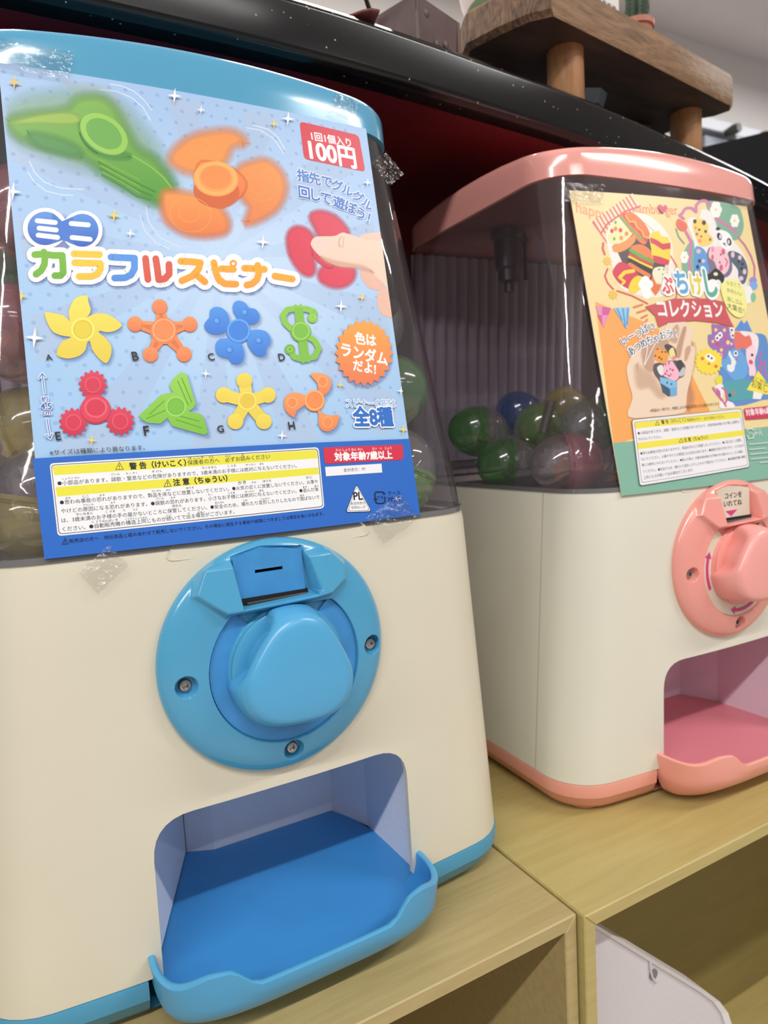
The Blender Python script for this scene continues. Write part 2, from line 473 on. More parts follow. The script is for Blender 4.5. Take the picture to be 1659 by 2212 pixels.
# ------------------------------------------------------------------ the two posters
def blue_poster(parent):
    cor = [(-0.0825, 0.3690), (0.0786, 0.3688), (0.0747, 0.1780), (-0.0868, 0.1782)]
    sheet = paper_sheet('poster_sheet', 'B', cor, M_paper, parent)
    A = Art('B'); A.cor = cor
    # sky-blue ground
    nx, nz = 28, 32; q, cols, fs = [], [], []
    for j in range(nz + 1):
        v = j / nz
        for i in range(nx + 1):
            u = i / nx
            x = (cor[0][0] * (1 - u) + cor[1][0] * u) * (1 - v) + (cor[3][0] * (1 - u) + cor[2][0] * u) * v
            z = (cor[0][1] * (1 - u) + cor[1][1] * u) * (1 - v) + (cor[3][1] * (1 - u) + cor[2][1] * u) * v
            q.append((x, z))
            g = math.exp(-(((x - 0.005) / 0.06) ** 2 + ((z - 0.29) / 0.055) ** 2))
            k = sstep(0.36, 0.24, z)
            base = [156, 188 + 6 * k, 228 + 5 * k]
            cc = [base[0] + (190 - base[0]) * g, base[1] + (214 - base[1]) * g, base[2] + (242 - base[2]) * g]
            cols.append(srgb(cc)[:3] + (1.0,))
    for j in range(nz):
        for i in range(nx):
            p = j * (nx + 1) + i; fs.append((p, p + 1, p + nx + 2, p + nx + 1))
    A.add(q, fs, cols)
    # pale rays
    A.step()
    c0 = A.P(470, 560)
    for k in range(13):
        a = 2 * PI * k / 13 + 0.1; b = a + 0.2
        def clipd(an):
            r = 0.3; dx, dz = math.cos(an), math.sin(an)
            if dx > 0: r = min(r, (0.074 - c0[0]) / dx)
            else: r = min(r, (-0.082 - c0[0]) / dx)
            if dz > 0: r = min(r, (0.366 - c0[1]) / dz)
            elif dz < 0: r = min(r, (0.216 - c0[1]) / dz)
            return (c0[0] + dx * r, c0[1] + dz * r)
        A.add([c0, clipd(a), clipd(b)], [(0, 1, 2)], [srgb((205, 222, 242))[:3] + (0.0,), srgb((205, 222, 242))[:3] + (0.5,), srgb((205, 222, 242))[:3] + (0.5,)])
    # dots
    A.step()
    for r in range(28):
        for k in range(26):
            x = -0.081 + k * 0.0064 + (0.0032 if r % 2 else 0); z = 0.3655 - r * 0.0055
            if x > 0.0725 or z < 0.218: continue
            d = math.exp(-(((x - 0.005) / 0.045) ** 2 + ((z - 0.285) / 0.04) ** 2))
            if d > 0.55: continue
            rr = 0.00085
            A.add([(x + rr * math.cos(i * PI / 4), z + rr * math.sin(i * PI / 4)) for i in range(8)], [tuple(range(8))], [srgb((140, 178, 226))[:3] + (0.22 * (1 - d),)] * 8)
    # motion swooshes
    for pts in ([(238, 184), (262, 188), (288, 199), (310, 218), (327, 240)], [(215, 196), (250, 199), (285, 214), (308, 234), (324, 262)],
                [(63, 350), (75, 375), (95, 395), (130, 408), (180, 411)], [(60, 374), (75, 396), (100, 415), (130, 422), (158, 424)],
                [(531, 278), (560, 283), (590, 302), (612, 334)], [(545, 272), (580, 282), (600, 300), (614, 325)],
                [(314, 448), (320, 480), (345, 515), (388, 536)], [(301, 466), (312, 500), (335, 525), (366, 540)]):
        q = []
        for i in range(len(pts) - 1):
            for t in (0, .5): q.append((pts[i][0] * (1 - t) + pts[i + 1][0] * t, pts[i][1] * (1 - t) + pts[i + 1][1] * t))
        A.stroke(q + [pts[-1]], 2.2, (206, 220, 238), k=6)
    # blurred green spinner
    A.soft([(14, 262), (20, 235), (60, 212), (120, 205), (170, 200), (215, 206), (262, 232), (300, 275), (335, 320), (360, 370), (378, 410), (352, 448), (300, 425), (225, 380), (150, 355), (90, 330), (40, 305)], (156, 192, 158), 40, 0.6)
    A.soft([(16, 264), (60, 250), (140, 240), (168, 216), (215, 213), (245, 235), (270, 280), (296, 322), (336, 348), (372, 402), (346, 440), (300, 422), (235, 385), (185, 345), (120, 326), (70, 312), (30, 290)], (128, 180, 84), 30, 0.92, (86, 158, 62))
    A.soft([(60, 290), (120, 300), (165, 320), (175, 340), (120, 330), (80, 315)], (96, 160, 96), 18, 0.7)
    A.soft([(170, 262), (180, 300), (200, 330), (250, 345), (285, 340), (230, 320), (195, 292)], (88, 158, 80), 12, 0.7)
    A.soft([(20, 270), (80, 252), (150, 246), (172, 262), (150, 270), (80, 268)], (168, 202, 96), 10, 0.75)
    A.ell(224, 292, 58, 38, (112, 176, 84), 0.62, 0.9)
    A.ring(224, 291, 57, 37, 9, (146, 196, 86), 0.62)
    A.ring(221, 296, 58, 39, 2.5, (60, 110, 50), 0.62, 0.7, 30, 1.3, 2.5)
    for dy in (0, 14, 28):
        A.stroke([(212 + dy * .3, 352 + dy), (250 + dy * .3, 374 + dy), (296, 398 + dy), (334 - dy * .4, 416 + dy * .6)], 5, (84, 158, 62), 0.6)
        A.stroke([(214 + dy * .3, 346 + dy), (252 + dy * .3, 366 + dy), (300, 390 + dy)], 3, (150, 200, 84), 0.6)
    A.stroke([(285, 338), (325, 362), (352, 385), (370, 408)], 4, (150, 206, 96), 0.7)
    # blurred orange spinner
    OR = (238, 152, 84)
    A.soft(crop([(735, 700), (760, 640), (840, 590), (940, 570), (1010, 575), (1060, 620), (1000, 640), (970, 700), (880, 750), (800, 745)], 2, 0, 0), OR, 26, 0.95)
    A.soft(crop([(1020, 740), (1100, 700), (1160, 700), (1220, 760), (1228, 840), (1180, 920), (1060, 975), (1075, 900), (1040, 850)], 2, 0, 0), OR, 22, 0.95, (230, 132, 72))
    A.soft(crop([(700, 850), (740, 830), (860, 850), (940, 890), (985, 960), (970, 1010), (880, 1025), (790, 1010), (710, 950)], 2, 0, 0), OR, 22, 0.97, (228, 126, 70))
    A.soft(crop([(850, 720), (890, 700), (1000, 730), (1060, 790), (1040, 850), (960, 900), (880, 870), (840, 800)], 2, 0, 0), (236, 140, 76), 8, 1.0, (224, 108, 64))
    A.ell(466, 415, 50, 36, (222, 112, 66), 0.1, 0.8)
    A.ell(465, 388, 49, 38, (242, 158, 84), 0.1)
    A.ring(465, 387, 46, 36, 7, (246, 174, 100), 0.1)
    A.ell(465, 385, 33, 25, (232, 142, 78), 0.1)
    A.ring(430, 318, 24, 18, 2.5, (246, 176, 110), 0, 0.7); A.ring(560, 400, 24, 22, 2.5, (246, 170, 104), 0, 0.7); A.ring(408, 462, 24, 20, 2.5, (246, 172, 100), 0, 0.7)
    A.ring(410, 465, 46, 38, 1.6, (246, 190, 110), 0.2, 0.6); A.ring(560, 400, 42, 36, 1.6, (246, 190, 110), 0.4, 0.5, 30, -2.0, 1.6)
    # blurred red spinner
    RD = (212, 52, 80)
    A.soft(crop([(650, 330), (700, 250), (790, 260), (850, 330), (845, 450), (860, 560), (830, 610), (760, 590), (680, 480)], 3.456, 430, 420), RD, 13, 1.0)
    A.soft(crop([(820, 170), (880, 130), (980, 150), (1060, 210), (1110, 290), (1050, 320), (900, 320), (860, 260)], 3.456, 430, 420), RD, 13, 1.0)
    A.soft(crop([(890, 580), (960, 530), (1100, 540), (1155, 570), (1145, 640), (1080, 690), (990, 695), (900, 650)], 3.456, 430, 420), RD, 13, 1.0)
    A.soft(crop([(830, 400), (900, 320), (1000, 400), (990, 550), (880, 510)], 3.456, 430, 420), (206, 46, 74), 5, 1.0)
    A.ring(650, 538, 22, 22, 1.5, (228, 90, 110), 0, 0.7); A.ring(710, 490, 22, 20, 1.5, (228, 90, 110), 0, 0.7)
    A.ring(650, 538, 32, 32, 1.5, (228, 96, 116), 0, 0.6, 24, 0.3, 4.0)
    # printed hand
    S1, S2 = (234, 202, 184), (222, 178, 158)
    A.poly(smooth_loop(crop([(1190, 318), (1280, 292), (1382, 292), (1402, 370), (1290, 372)], 3.456, 430, 420)), (226, 192, 178))
    A.poly(smooth_loop(crop([(1200, 560), (1210, 640), (1260, 700), (1320, 717), (1375, 700), (1345, 640), (1280, 560)], 3.456, 430, 420)), (222, 176, 156))
    A.poly(smooth_loop(crop([(1262, 610), (1300, 690), (1340, 690), (1330, 650), (1290, 612)], 3.456, 430, 420)), (228, 176, 164))
    A.poly(smooth_loop(crop([(1320, 770), (1335, 725), (1380, 705), (1448, 735), (1468, 905), (1430, 924), (1370, 905), (1332, 855)], 3.456, 430, 420)), (224, 180, 160))
    A.poly(smooth_loop(crop([(1405, 815), (1432, 780), (1455, 800), (1464, 872), (1436, 876)], 3.456, 430, 420)), (232, 186, 176))
    A.poly(crop([(1450, 915), (1470, 905), (1485, 1035), (1460, 1000)], 3.456, 430, 420), (222, 174, 154))
    A.poly(smooth_loop(crop([(830, 360), (870, 320), (1000, 315), (1060, 290), (1110, 300), (1180, 322), (1280, 347), (1396, 368), (1420, 520), (1440, 640), (1448, 760), (1420, 740), (1360, 660), (1290, 600), (1200, 555), (1110, 547), (1040, 540), (960, 510), (890, 460), (838, 400)], 3.456, 430, 420), 4), S1, 1.0, (232, 198, 178))
    A.soft(crop([(900, 470), (1000, 500), (1110, 520), (1220, 540), (1300, 590), (1200, 560), (1060, 545), (950, 510)], 3.456, 430, 420), S2, 8, 0.6)
    A.poly(smooth_loop(crop([(838, 362), (880, 325), (945, 322), (956, 360), (950, 410), (925, 445), (880, 432), (846, 400)], 3.456, 430, 420)), (238, 200, 190))
    A.ring(735, 523, 6, 12, 1.0, (206, 160, 136), 0.3, 0.5, 20, 1.5, 4.6)
    A.stroke(crop([(1045, 330), (1040, 360), (1050, 400)], 3.456, 430, 420), 1.2, (200, 156, 134), 0.7, k=5); A.stroke(crop([(1075, 325), (1070, 370), (1065, 405)], 3.456, 430, 420), 1.2, (200, 156, 134), 0.6, k=5)
    # price badge
    A.poly(rounded([(645, 264), (773, 294), (787.5, 373), (655, 345)], 10), (205, 44, 66))
    A.text('1回1個入り', (672, 303), (757, 318), (240, 238, 240), 0.025)
    A.text('100円', (669, 343), (768, 362), (242, 240, 242), 0.034, 5, 1.05)
    A.chars([('指', 653, 382), ('先', 678, 388), ('で', 704, 394), ('グ', 726, 403), ('ル', 748, 413), ('グ', 771, 427), ('ル', 791, 443)], 26, (76, 128, 206), 0.03, 0.085)
    A.chars([('回', 655, 418), ('し', 678, 423), ('て', 702, 430), ('遊', 730, 440), ('ぼ', 755, 450), ('う', 777, 463), ('！', 800, 477)], 27, (62, 116, 200), 0.03, 0.085)
    # mini badge
    A.soft([(60, 495), (75, 470), (100, 462), (138, 470), (150, 478), (176, 466), (205, 475), (222, 503), (210, 535), (178, 545), (140, 540), (100, 542), (66, 525)], (130, 150, 205), 12, 0.6)
    WH = (236, 238, 244)
    A.ell(97, 495, 48, 44, WH); A.ell(177, 500, 44, 43, WH)
    T = []
    def t3(p): return crop(p, 3.456, 0, 420)
    def t4(p): return crop(p, 3.456, 430, 420)
    GRN, YEL, BLU, RED, ORG = ((116, 178, 52), (62, 146, 54)), ((236, 196, 60), (228, 164, 46)), ((84, 148, 226), (44, 96, 196)), ((212, 92, 74), (204, 52, 58)), ((236, 166, 50), (218, 112, 56))
    T += [(t3([(258, 456), (325, 452), (400, 462), (463, 462)]), GRN), (t3([(325, 437), (335, 470), (330, 530), (305, 575), (268, 602)]), GRN), (t3([(463, 462), (468, 530), (470, 590), (450, 612), (408, 612)]), GRN)]
    T += [(t3([(550, 450), (740, 456)]), YEL), (t3([(555, 516), (650, 519), (746, 522), (748, 560), (725, 600), (680, 618), (588, 618)]), YEL)]
    T += [(t3([(825, 474), (900, 478), (1000, 482), (1000, 560), (975, 605), (930, 628), (852, 630)]), BLU)]
    T += [(t3([(1082, 484), (1090, 560), (1100, 640)]), RED), (t3([(1158, 486), (1170, 560), (1180, 642), (1225, 636), (1258, 600), (1256, 528)]), RED)]
    T += [(t3([(1344, 505), (1420, 508), (1490, 516), (1478, 560), (1430, 615), (1352, 650)]), ORG), (t3([(1452, 600), (1490, 630), (1524, 658)]), ORG)]
    T += [(t4([(104, 516), (120, 590), (140, 640), (185, 672), (268, 675)]), ORG), (t4([(160, 560), (250, 565)]), ORG)]
    T += [(t4([(332, 556), (410, 560), (480, 565)]), ORG), (t4([(430, 535), (440, 590), (425, 640), (390, 672), (350, 682)]), ORG)]
    T += [(t4([(558, 615), (688, 637)]), ORG)]
    for pts, cc in T: A.stroke([(x + 2, y + 4) for x, y in pts], 38, (130, 155, 210), 0.30, k=12)
    for pts, cc in T: A.stroke(pts, 35, WH, k=14)
    A.ell(502, 570, 20, 20, WH)
    A.poly([(120, 545), (180, 545), (150, 520), (200, 545), (220, 560), (100, 560)], WH)
    A.ell(97, 495.5, 37.6, 36, (92, 146, 220), 0, 1, 32, (46, 92, 190)); A.ell(177, 499.6, 35, 35.5, (88, 144, 220), 0, 1, 32, (46, 92, 190))
    A.poly([(112, 462), (134, 480), (157, 470), (157, 530), (136, 520), (114, 528)], (66, 118, 206))
    for p in ([(80, 479), (119, 483)], [(84, 495), (121, 499)], [(82, 510), (124, 515)], [(153, 485), (190, 488)], [(155, 515), (194, 519)]): A.stroke(p, 10.5, WH)
    for pts, cc in T:
        zz = [A.P(*p)[1] for p in pts]; A.stroke(pts, 14.5, cc[0], 1.0, cc[1], (0.2665, 0.2905), k=12)
    A.ring(502, 571, 8, 8, 4.5, (236, 160, 52))
    # the eight toys
    def shade(pts, s, ox, oy, c, c2=None, sm=2):
        q = crop(pts, s, ox, oy); q = smooth_loop(q, sm) if sm > 1 else q
        A.soft([(x + 4, y + 5) for x, y in q[::max(1, len(q) // 24)]], (120, 150, 205), 8, 0.45)
        A.poly(q, c, 1.0, c2)
    Y1, Y2 = (232, 220, 96), (222, 198, 70)
    shade([(515, 930), (512, 870), (550, 790), (600, 765), (650, 758), (655, 800), (675, 865), (660, 905), (645, 922), (700, 897), (770, 893), (840, 920), (880, 950), (907, 985), (850, 1025), (790, 1032), (745, 1022), (735, 1037), (785, 1075), (825, 1130), (828, 1190), (805, 1250), (780, 1262), (730, 1222), (685, 1160), (670, 1100), (648, 1110), (635, 1165), (590, 1208), (520, 1228), (460, 1222), (420, 1198), (435, 1140), (470, 1098), (530, 1070), (480, 1062), (400, 1035), (355, 970), (333, 900), (345, 882), (400, 892), (470, 908), (520, 950)], 3.456, 0, 420, Y1, Y2)
    A.ell(178, 714, 25, 25, (214, 196, 60)); A.ring(178, 713, 25, 25, 4, (238, 228, 116)); A.ell(178, 713, 17, 17, (222, 202, 66))
    O1, O2 = (238, 150, 92), (226, 120, 76)
    for (bx, by), (wx, wy) in (((1187, 842), (0, 1)), ((1410, 972), (0, 1)), ((1368, 1195), (0, 1)), ((1118, 1197), (0, 1)), ((1003, 970), (0, 1))):
        cx, cy = 1218, 1020; d = math.hypot(bx - cx, by - cy); nx, ny = -(by - cy) / d, (bx - cx) / d
        A.poly(crop([(cx + nx * 62, cy + ny * 62), (bx + nx * 26, by + ny * 26), (bx - nx * 26, by - ny * 26), (cx - nx * 62, cy - ny * 62)], 3.456, 0, 420), O1, 1.0, O2)
        A.poly(crop([(cx + nx * 36, cy + ny * 36), (bx, by), (cx - nx * 36, cy - ny * 36)], 3.456, 0, 420), (226, 130, 76), 0.8)
        A.ell(bx / 3.456 + 1, 420 + by / 3.456 + 2, 16, 16, (214, 120, 84), 0, 0.5); A.ell(bx / 3.456, 420 + by / 3.456, 16.2, 16.2, (236, 146, 92), 0, 1, 24, (224, 122, 78))
    A.ell(352.4, 716, 29, 29, (228, 128, 82)); A.ring(352.4, 714, 25, 25, 4, (244, 168, 108)); A.ell(352.4, 714, 19, 19, (232, 138, 86))
    B1, B2 = (80, 150, 232), (56, 118, 212)
    for pl in ([(300, 950), (248, 880), (252, 815), (290, 797), (335, 812), (365, 850), (410, 858), (442, 900), (435, 950), (390, 972), (340, 968)], [(205, 1010), (160, 1042), (90, 1042), (40, 1010), (36, 965), (72, 920), (75, 870), (110, 845), (160, 850), (205, 890), (218, 950)],
               [(225, 1080), (150, 1082), (116, 1125), (125, 1190), (170, 1215), (210, 1225), (240, 1262), (290, 1266), (324, 1230), (325, 1160), (295, 1100)], [(350, 1095), (358, 1030), (420, 1012), (490, 1025), (525, 1075), (520, 1120), (495, 1145), (490, 1195), (450, 1212), (400, 1190), (362, 1140)]):
        shade(pl, 3.456, 430, 420, B1, B2)
    for bx, by in ((335, 885), (128, 950), (222, 1165), (440, 1095)): A.ell(430 + bx / 3.456, 420 + by / 3.456, 8, 8, (58, 122, 214)); A.ell(429 + bx / 3.456, 419 + by / 3.456, 5, 5, (96, 164, 240))
    A.ell(513.3, 716.6, 26, 26, (62, 128, 218)); A.ring(513.3, 715, 25, 25, 4, (96, 164, 240)); A.ell(513.3, 715, 19, 19, (62, 130, 220))
    G1, G2 = (136, 196, 72), (112, 178, 60)
    sp = t4([(840, 925), (850, 880), (800, 860), (715, 855), (650, 865), (617, 910), (635, 965), (690, 1015), (770, 1050), (850, 1090), (885, 1150), (855, 1215), (770, 1235), (700, 1215), (668, 1160)])
    A.stroke([(x + 3, y + 4) for x, y in sp], 12, (120, 150, 205), 0.35, k=6)
    A.stroke(sp, 12.5, G1, 1, G2, (0.233, 0.2645)); A.ell(*t4([(838, 925)])[0], 11, 11, G1); A.ell(*t4([(670, 1160)])[0], 11, 11, G2)
    for p in ([(712, 832), (768, 1256)], [(750, 832), (808, 1250)]): A.stroke(t4(p), 5.5, G1, 1, G2, (0.233, 0.2645), k=6)
    A.poly(t4([(700, 850), (765, 850), (815, 1235), (750, 1240)]), (124, 188, 66))
    A.ell(647.5, 718, 22, 22, (112, 178, 60)); A.ring(647.5, 716, 19, 19, 3, (158, 212, 96)); A.ell(647.5, 716, 15, 15, (120, 186, 64))
    A.ring(*t4([(838, 920)])[0], 6, 6, 1.5, (166, 214, 100)); A.ring(*t4([(670, 1160)])[0], 6, 6, 1.5, (166, 214, 100))
    # red gears
    for gx, gy in ((690, 178), (545, 458), (893, 450)):
        q = []
        for k in range(56):
            a = 2 * PI * (k + 0.5) / 56; rr = 108 if (k % 4) < 2 else 90
            q.append((gx + rr * math.cos(a), gy + rr * math.sin(a)))
        q = crop(q, 3.456, 0, 780)
        A.ell(gx / 3.456 + 4, 780 + gy / 3.456 + 5, 29, 29, (120, 150, 205), 0, 0.35)
        A.poly(q, (216, 66, 92), 1, (196, 40, 72)); A.ring(gx / 3.456, 780 + gy / 3.456, 17, 17, 1.6, (228, 96, 118)); A.ell(gx / 3.456, 780 + gy / 3.456, 13, 13, (206, 54, 82))
    A.poly(crop([(640, 255), (745, 255), (760, 300), (630, 300)], 3.456, 0, 780), (212, 60, 86)); A.ell(205.4, 886, 33.5, 30, (196, 40, 72)); A.ell(205.4, 883, 32, 29, (214, 62, 88)); A.ring(206, 881, 25, 22, 4, (226, 92, 112)); A.ell(206, 881, 19, 17, (206, 52, 78))
    shade([(1345, 87), (1375, 92), (1392, 115), (1455, 320), (1440, 350), (1400, 378), (1490, 395), (1520, 440), (1545, 535), (1520, 552), (1400, 520), (1280, 485), (1245, 425), (1190, 468), (1100, 462), (1060, 442), (1032, 410), (1195, 255), (1240, 242), (1285, 236), (1258, 185), (1290, 132), (1320, 105)], 3.456, 0, 780, (150, 205, 84), (118, 186, 58), 1)
    for a, b in (([(1320, 150), (1400, 330)], 0), ([(1350, 130), (1425, 310)], 0), ([(1110, 400), (1220, 300)], 0), ([(1090, 430), (1230, 370)], 0), ([(1310, 440), (1500, 500)], 0), ([(1330, 410), (1480, 450)], 0)): A.stroke(crop(a, 3.456, 0, 780), 2.2, (104, 172, 54), 0.7, k=5)
    A.ell(378.3, 879, 22, 22, (112, 180, 60)); A.ring(378.3, 878.5, 22, 22, 3.5, (156, 210, 92)); A.ell(378.3, 878.5, 15, 15, (118, 186, 66))
    cx, cy = 532, 867.6
    for ax, ay in ((278, 125), (425, 215), (400, 380), (222, 380), (148, 215)):
        ex, ey = 430 + ax / 2.91, 780 + ay / 2.91
        A.stroke([(cx + 4, cy + 5), (ex + 4, ey + 5)], 30, (120, 150, 205), 0.25, k=10)
    for ax, ay in ((278, 125), (425, 215), (400, 380), (222, 380), (148, 215)):
        ex, ey = 430 + ax / 2.91, 780 + ay / 2.91
        A.stroke([(cx, cy), (ex, ey)], 26, (232, 216, 92), 1, (222, 190, 66), (0.2135, 0.2465), k=12); A.ell(ex, ey, 17, 17, (232, 214, 90), 0, 1, 24, (226, 198, 76))
    A.ell(cx, cy, 22, 22, (226, 198, 74)); A.ring(cx, cy - 1, 20, 20, 3, (238, 222, 116)); A.ell(cx, cy - 1, 14, 14, (222, 192, 70))
    for pl in ([(745, 200), (735, 140), (688, 85), (740, 76), (800, 95), (823, 140), (808, 190), (770, 220)], [(680, 245), (625, 202), (560, 205), (528, 245), (535, 310), (590, 357), (603, 315), (660, 275)], [(735, 305), (775, 332), (820, 345), (869, 340), (860, 400), (815, 441), (765, 435), (742, 390), (745, 340)]):
        shade(pl, 2.91, 430, 780, (240, 156, 96), (230, 128, 78))
    A.ell(676.6, 866.5, 22, 23, (228, 126, 74)); A.ring(676.6, 865, 21, 22, 4, (246, 172, 106)); A.ell(676.6, 865, 15, 16, (234, 140, 80))
    for bx, by in ((768, 130), (578, 262), (800, 385)): A.ring(430 + bx / 2.91, 780 + by / 2.91, 11, 12, 1.5, (246, 176, 116)); A.ell(430 + bx / 2.91, 780 + by / 2.91, 8, 9, (232, 138, 82))
    BK = (38, 38, 44)
    for ch, x, y in (('A', 100, 779.5), ('B', 286, 779.5), ('C', 449, 779.5), ('D', 601, 780.5), ('E', 121, 951), ('F', 311, 941), ('G', 469, 934.5), ('H', 622, 928.5)):
        A.text(ch, (x, y), (x + (13 if ch not in 'EF' else 11), y - 1), BK, 0.02)
    # orange burst
    q = []
    for k in range(48):
        a = 2 * PI * k / 48; rr = 1.0 if k % 2 == 0 else 0.87
        q.append((783 + 63.5 * rr * math.sin(a), 763 - 72.5 * rr * math.cos(a)))
    A.ell(786, 770, 60, 68, (120, 150, 205), 0, 0.4)
    A.poly(q, (236, 162, 62), 1, (228, 118, 84))
    A.text('色は', (764, 741), (809, 747.5), (244, 242, 240), 0.035, 4, 1.05)
    A.text('ランダム', (734, 767), (833, 789), (244, 242, 240), 0.035, 4, 1.1)
    A.text('だよ!', (760, 799), (808, 808), (244, 242, 240), 0.035, 4, 1.05)
    A.text('スピナーの形は', (745, 879.5), (851, 879), (92, 160, 224), 0.015, 3, 1.1, 1, 0.09)
    A.text('全8種', (762, 917.5), (846, 917), (42, 108, 196), 0.045, 4, 1.12, 1, 0.11)
    # size mark
    AB = (62, 104, 178)
    for w_, c_ in ((6, (214, 226, 242)), (1.8, AB)):
        A.stroke([(91, 808), (95.5, 850)], w_, c_, k=6); A.stroke([(84, 818), (90.7, 808), (98, 816)], w_, c_, k=6)
        A.stroke([(101, 905), (108, 947)], w_, c_, k=6); A.stroke([(99, 939), (108, 947.5), (112, 937)], w_, c_, k=6)
    A.text('約', (90, 869), (104, 868), AB, 0.02, 3, 1, 1, 0.1); A.text('4.5', (88, 884.5), (111, 884), AB, 0.035, 3, 1, 1, 0.1); A.text('cm', (91.5, 896.5), (110, 896), AB, 0.025, 3, 1, 1, 0.1)
    A.text('※サイズは種類により異なります。', (107, 983), (312, 971.5), BK)
    # blue band
    A.step()
    q = []; fs = []; n = 14
    za = A.P(72, 990); zm = A.P(480, 966); zb = A.P(885, 948.5)
    for i in range(n + 1):
        u = i / n; x0 = -0.0865 + u * (0.0757 + 0.0865)
        q.append((x0 + (-0.0003), 0.2152 - 0.0011 * u + 0.0006 * math.sin(PI * u))); xb = cor[3][0] * (1 - u) + cor[2][0] * u; q.append((xb, cor[3][1] * (1 - u) + cor[2][1] * u))
    A.add(q, [(2 * i, 2 * i + 1, 2 * i + 3, 2 * i + 2) for i in range(n)], [srgb((38, 102, 194))[:3] + (1.0,)] * len(q))
    WT = (232, 234, 238); YW = (226, 220, 66)
    A.poly(rounded([(106.5, 1001), (685, 966), (697.5, 1097), (124, 1157)], 9), WT)
    A.poly(rounded([(109.5, 1004), (683, 969), (695, 1094.5), (126.5, 1153.5)], 8), (60, 60, 66))
    A.poly(rounded([(111, 1005.4), (681.6, 970.6), (693.6, 1093), (128, 1151.8)], 7), WT)
    A.poly([(112.5, 1010), (114, 1007), (678, 972), (681, 976), (682.5, 990), (117, 1026.5)], YW)
    A.poly([(119, 1052), (683.8, 1009.5), (686, 1024), (123, 1072.5)], YW)
    def warn(cx, cy, s, c=BK):
        t = [(cx, cy - s), (cx + s, cy + s * .8), (cx - s * .95, cy + s * .9)]
        for i in range(3): A.stroke([t[i], t[(i + 1) % 3]], 1.2, c, k=5)
        A.stroke([(cx, cy - s * .3), (cx, cy + s * .25)], 1.6, c, k=5); A.ell(cx, cy + s * .62, 1.0, 1.0, c, n=8)
    warn(256.5, 1007, 8.5); warn(360, 1044, 8)
    A.text('警 告（けいこく）', (279, 1013), (400, 1004.5), BK, 0.035)
    A.text('保護者の方へ　必ずお読みください', (403.6, 1004), (580.5, 990), BK, 0.006)
    A.text('注 意（ちゅうい）', (373, 1048), (489, 1038), BK, 0.035)
    lines = [('●小部品があります。誤飲・窒息などの危険がありますので、3歳未満のお子様には絶対に与えないでください。', (124, 1048), (638, 1009.5)),
             ('●思わぬ事故の恐れがありますので、製品を床などに放置しないでください。●火気の近くに放置しないでください。火事や', (129, 1089), (683.5, 1043)),
             ('やけどの原因になる恐れがあります。●誤飲の恐れがあります。小さなお子様には絶対に与えないでください。●遊んだ後', (131.6, 1107.5), (685, 1059.5)),
             ('は、3歳未満のお子様の手の届かないところに保管してください。●安全のため、壊れたり変形したりしたもので遊ばないで', (132.5, 1127.5), (687, 1076.5)),
             ('ください。●自動販売機の構造上同じものが続いてで出る場合がございます。', (134.5, 1146.5), (504, 1108.5))]
    for s, a, b in lines: A.text(s, a, b, BK, 0.0, 2)
    rub = [('しょうぶ ひん', (134, 1036), (172, 1033)), ('ごいん', (239, 1027), (258, 1025.6)), ('ちっ そく', (271, 1024.8), (295, 1023)), ('き けん', (327, 1021), (349, 1019.4)), ('さいみまん', (434, 1013), (466, 1010.8)), ('こ さま', (489, 1009), (507, 1007.6)), ('ぜったい', (528, 1006), (549, 1004.6)), ('あた', (558, 1004), (567, 1003.3)),
           ('ほ ごしゃ', (405, 992), (438, 989.6)), ('かた', (449, 989), (459, 988.4)), ('かなら', (484, 986.6), (496, 985.8)), ('よ', (519, 984.4), (524, 984)),
           ('おも', (141, 1077.5), (152, 1076.6)), ('じこ', (178, 1074.6), (191, 1073.6)), ('おそ', (214, 1071.6), (225, 1070.8)), ('せいひん', (326, 1062.4), (347, 1060.8)), ('ゆか', (357, 1060), (367, 1059.2)), ('ほうち', (400, 1056), (417, 1054.8)), ('かき', (512, 1046), (529, 1044.6)), ('ちか', (541, 1043.8), (551, 1043)), ('ほうち', (565, 1041.6), (583, 1040.2)), ('かじ', (658, 1034), (671, 1033)),
           ('げんいん', (179, 1092), (202, 1090)), ('おそ', (238, 1087.2), (248, 1086.4)), ('ごいん', (335, 1079), (353, 1077.6)), ('おそ', (367, 1076.6), (377, 1075.8)), ('ちい', (447, 1070), (456, 1069.4)), ('こさま', (490, 1066.6), (505, 1065.4)), ('ぜったい', (526, 1063.8), (547, 1062)), ('あた', (557, 1061.4), (567, 1060.6)), ('あそ', (651, 1053.8), (660, 1053)), ('あと', (676, 1051.6), (685, 1050.8)),
           ('さいみまん', (164, 1112.6), (200, 1109.6)), ('こ さま', (227, 1107), (247, 1105.4)), ('て', (264, 1104), (269, 1103.6)), ('とど', (286, 1102), (296, 1101.2)), ('ほかん', (370, 1095), (391, 1093)), ('あんぜん', (462, 1087.4), (482, 1085.6)), ('こわ', (522, 1082.4), (532, 1081.6)), ('へんけい', (560, 1079.2), (580, 1077.4)), ('あそ', (645, 1072), (654, 1071)),
           ('じ どうはんばい き', (198, 1128.6), (253, 1124)), ('こうぞうじょうおな', (269, 1122.4), (316, 1118.4)), ('つづ', (357, 1114.8), (368, 1113.8)), ('で', (403, 1110.6), (408, 1110.2)), ('ばあい', (424, 1108.6), (441, 1107.2))]
    for s, a, b in rub: A.text(s, a, b, (52, 52, 58), 0.0, 1, 0.9)
    warn(140, 1168, 7, (24, 44, 96))
    A.text('販売店の方へ　他社商品と組み合わせて販売しないでください。その場合に発生する事故や故障につきましては責任を負いかねます。', (149, 1171.5), (696, 1112), (20, 36, 78), 0.0, 2)
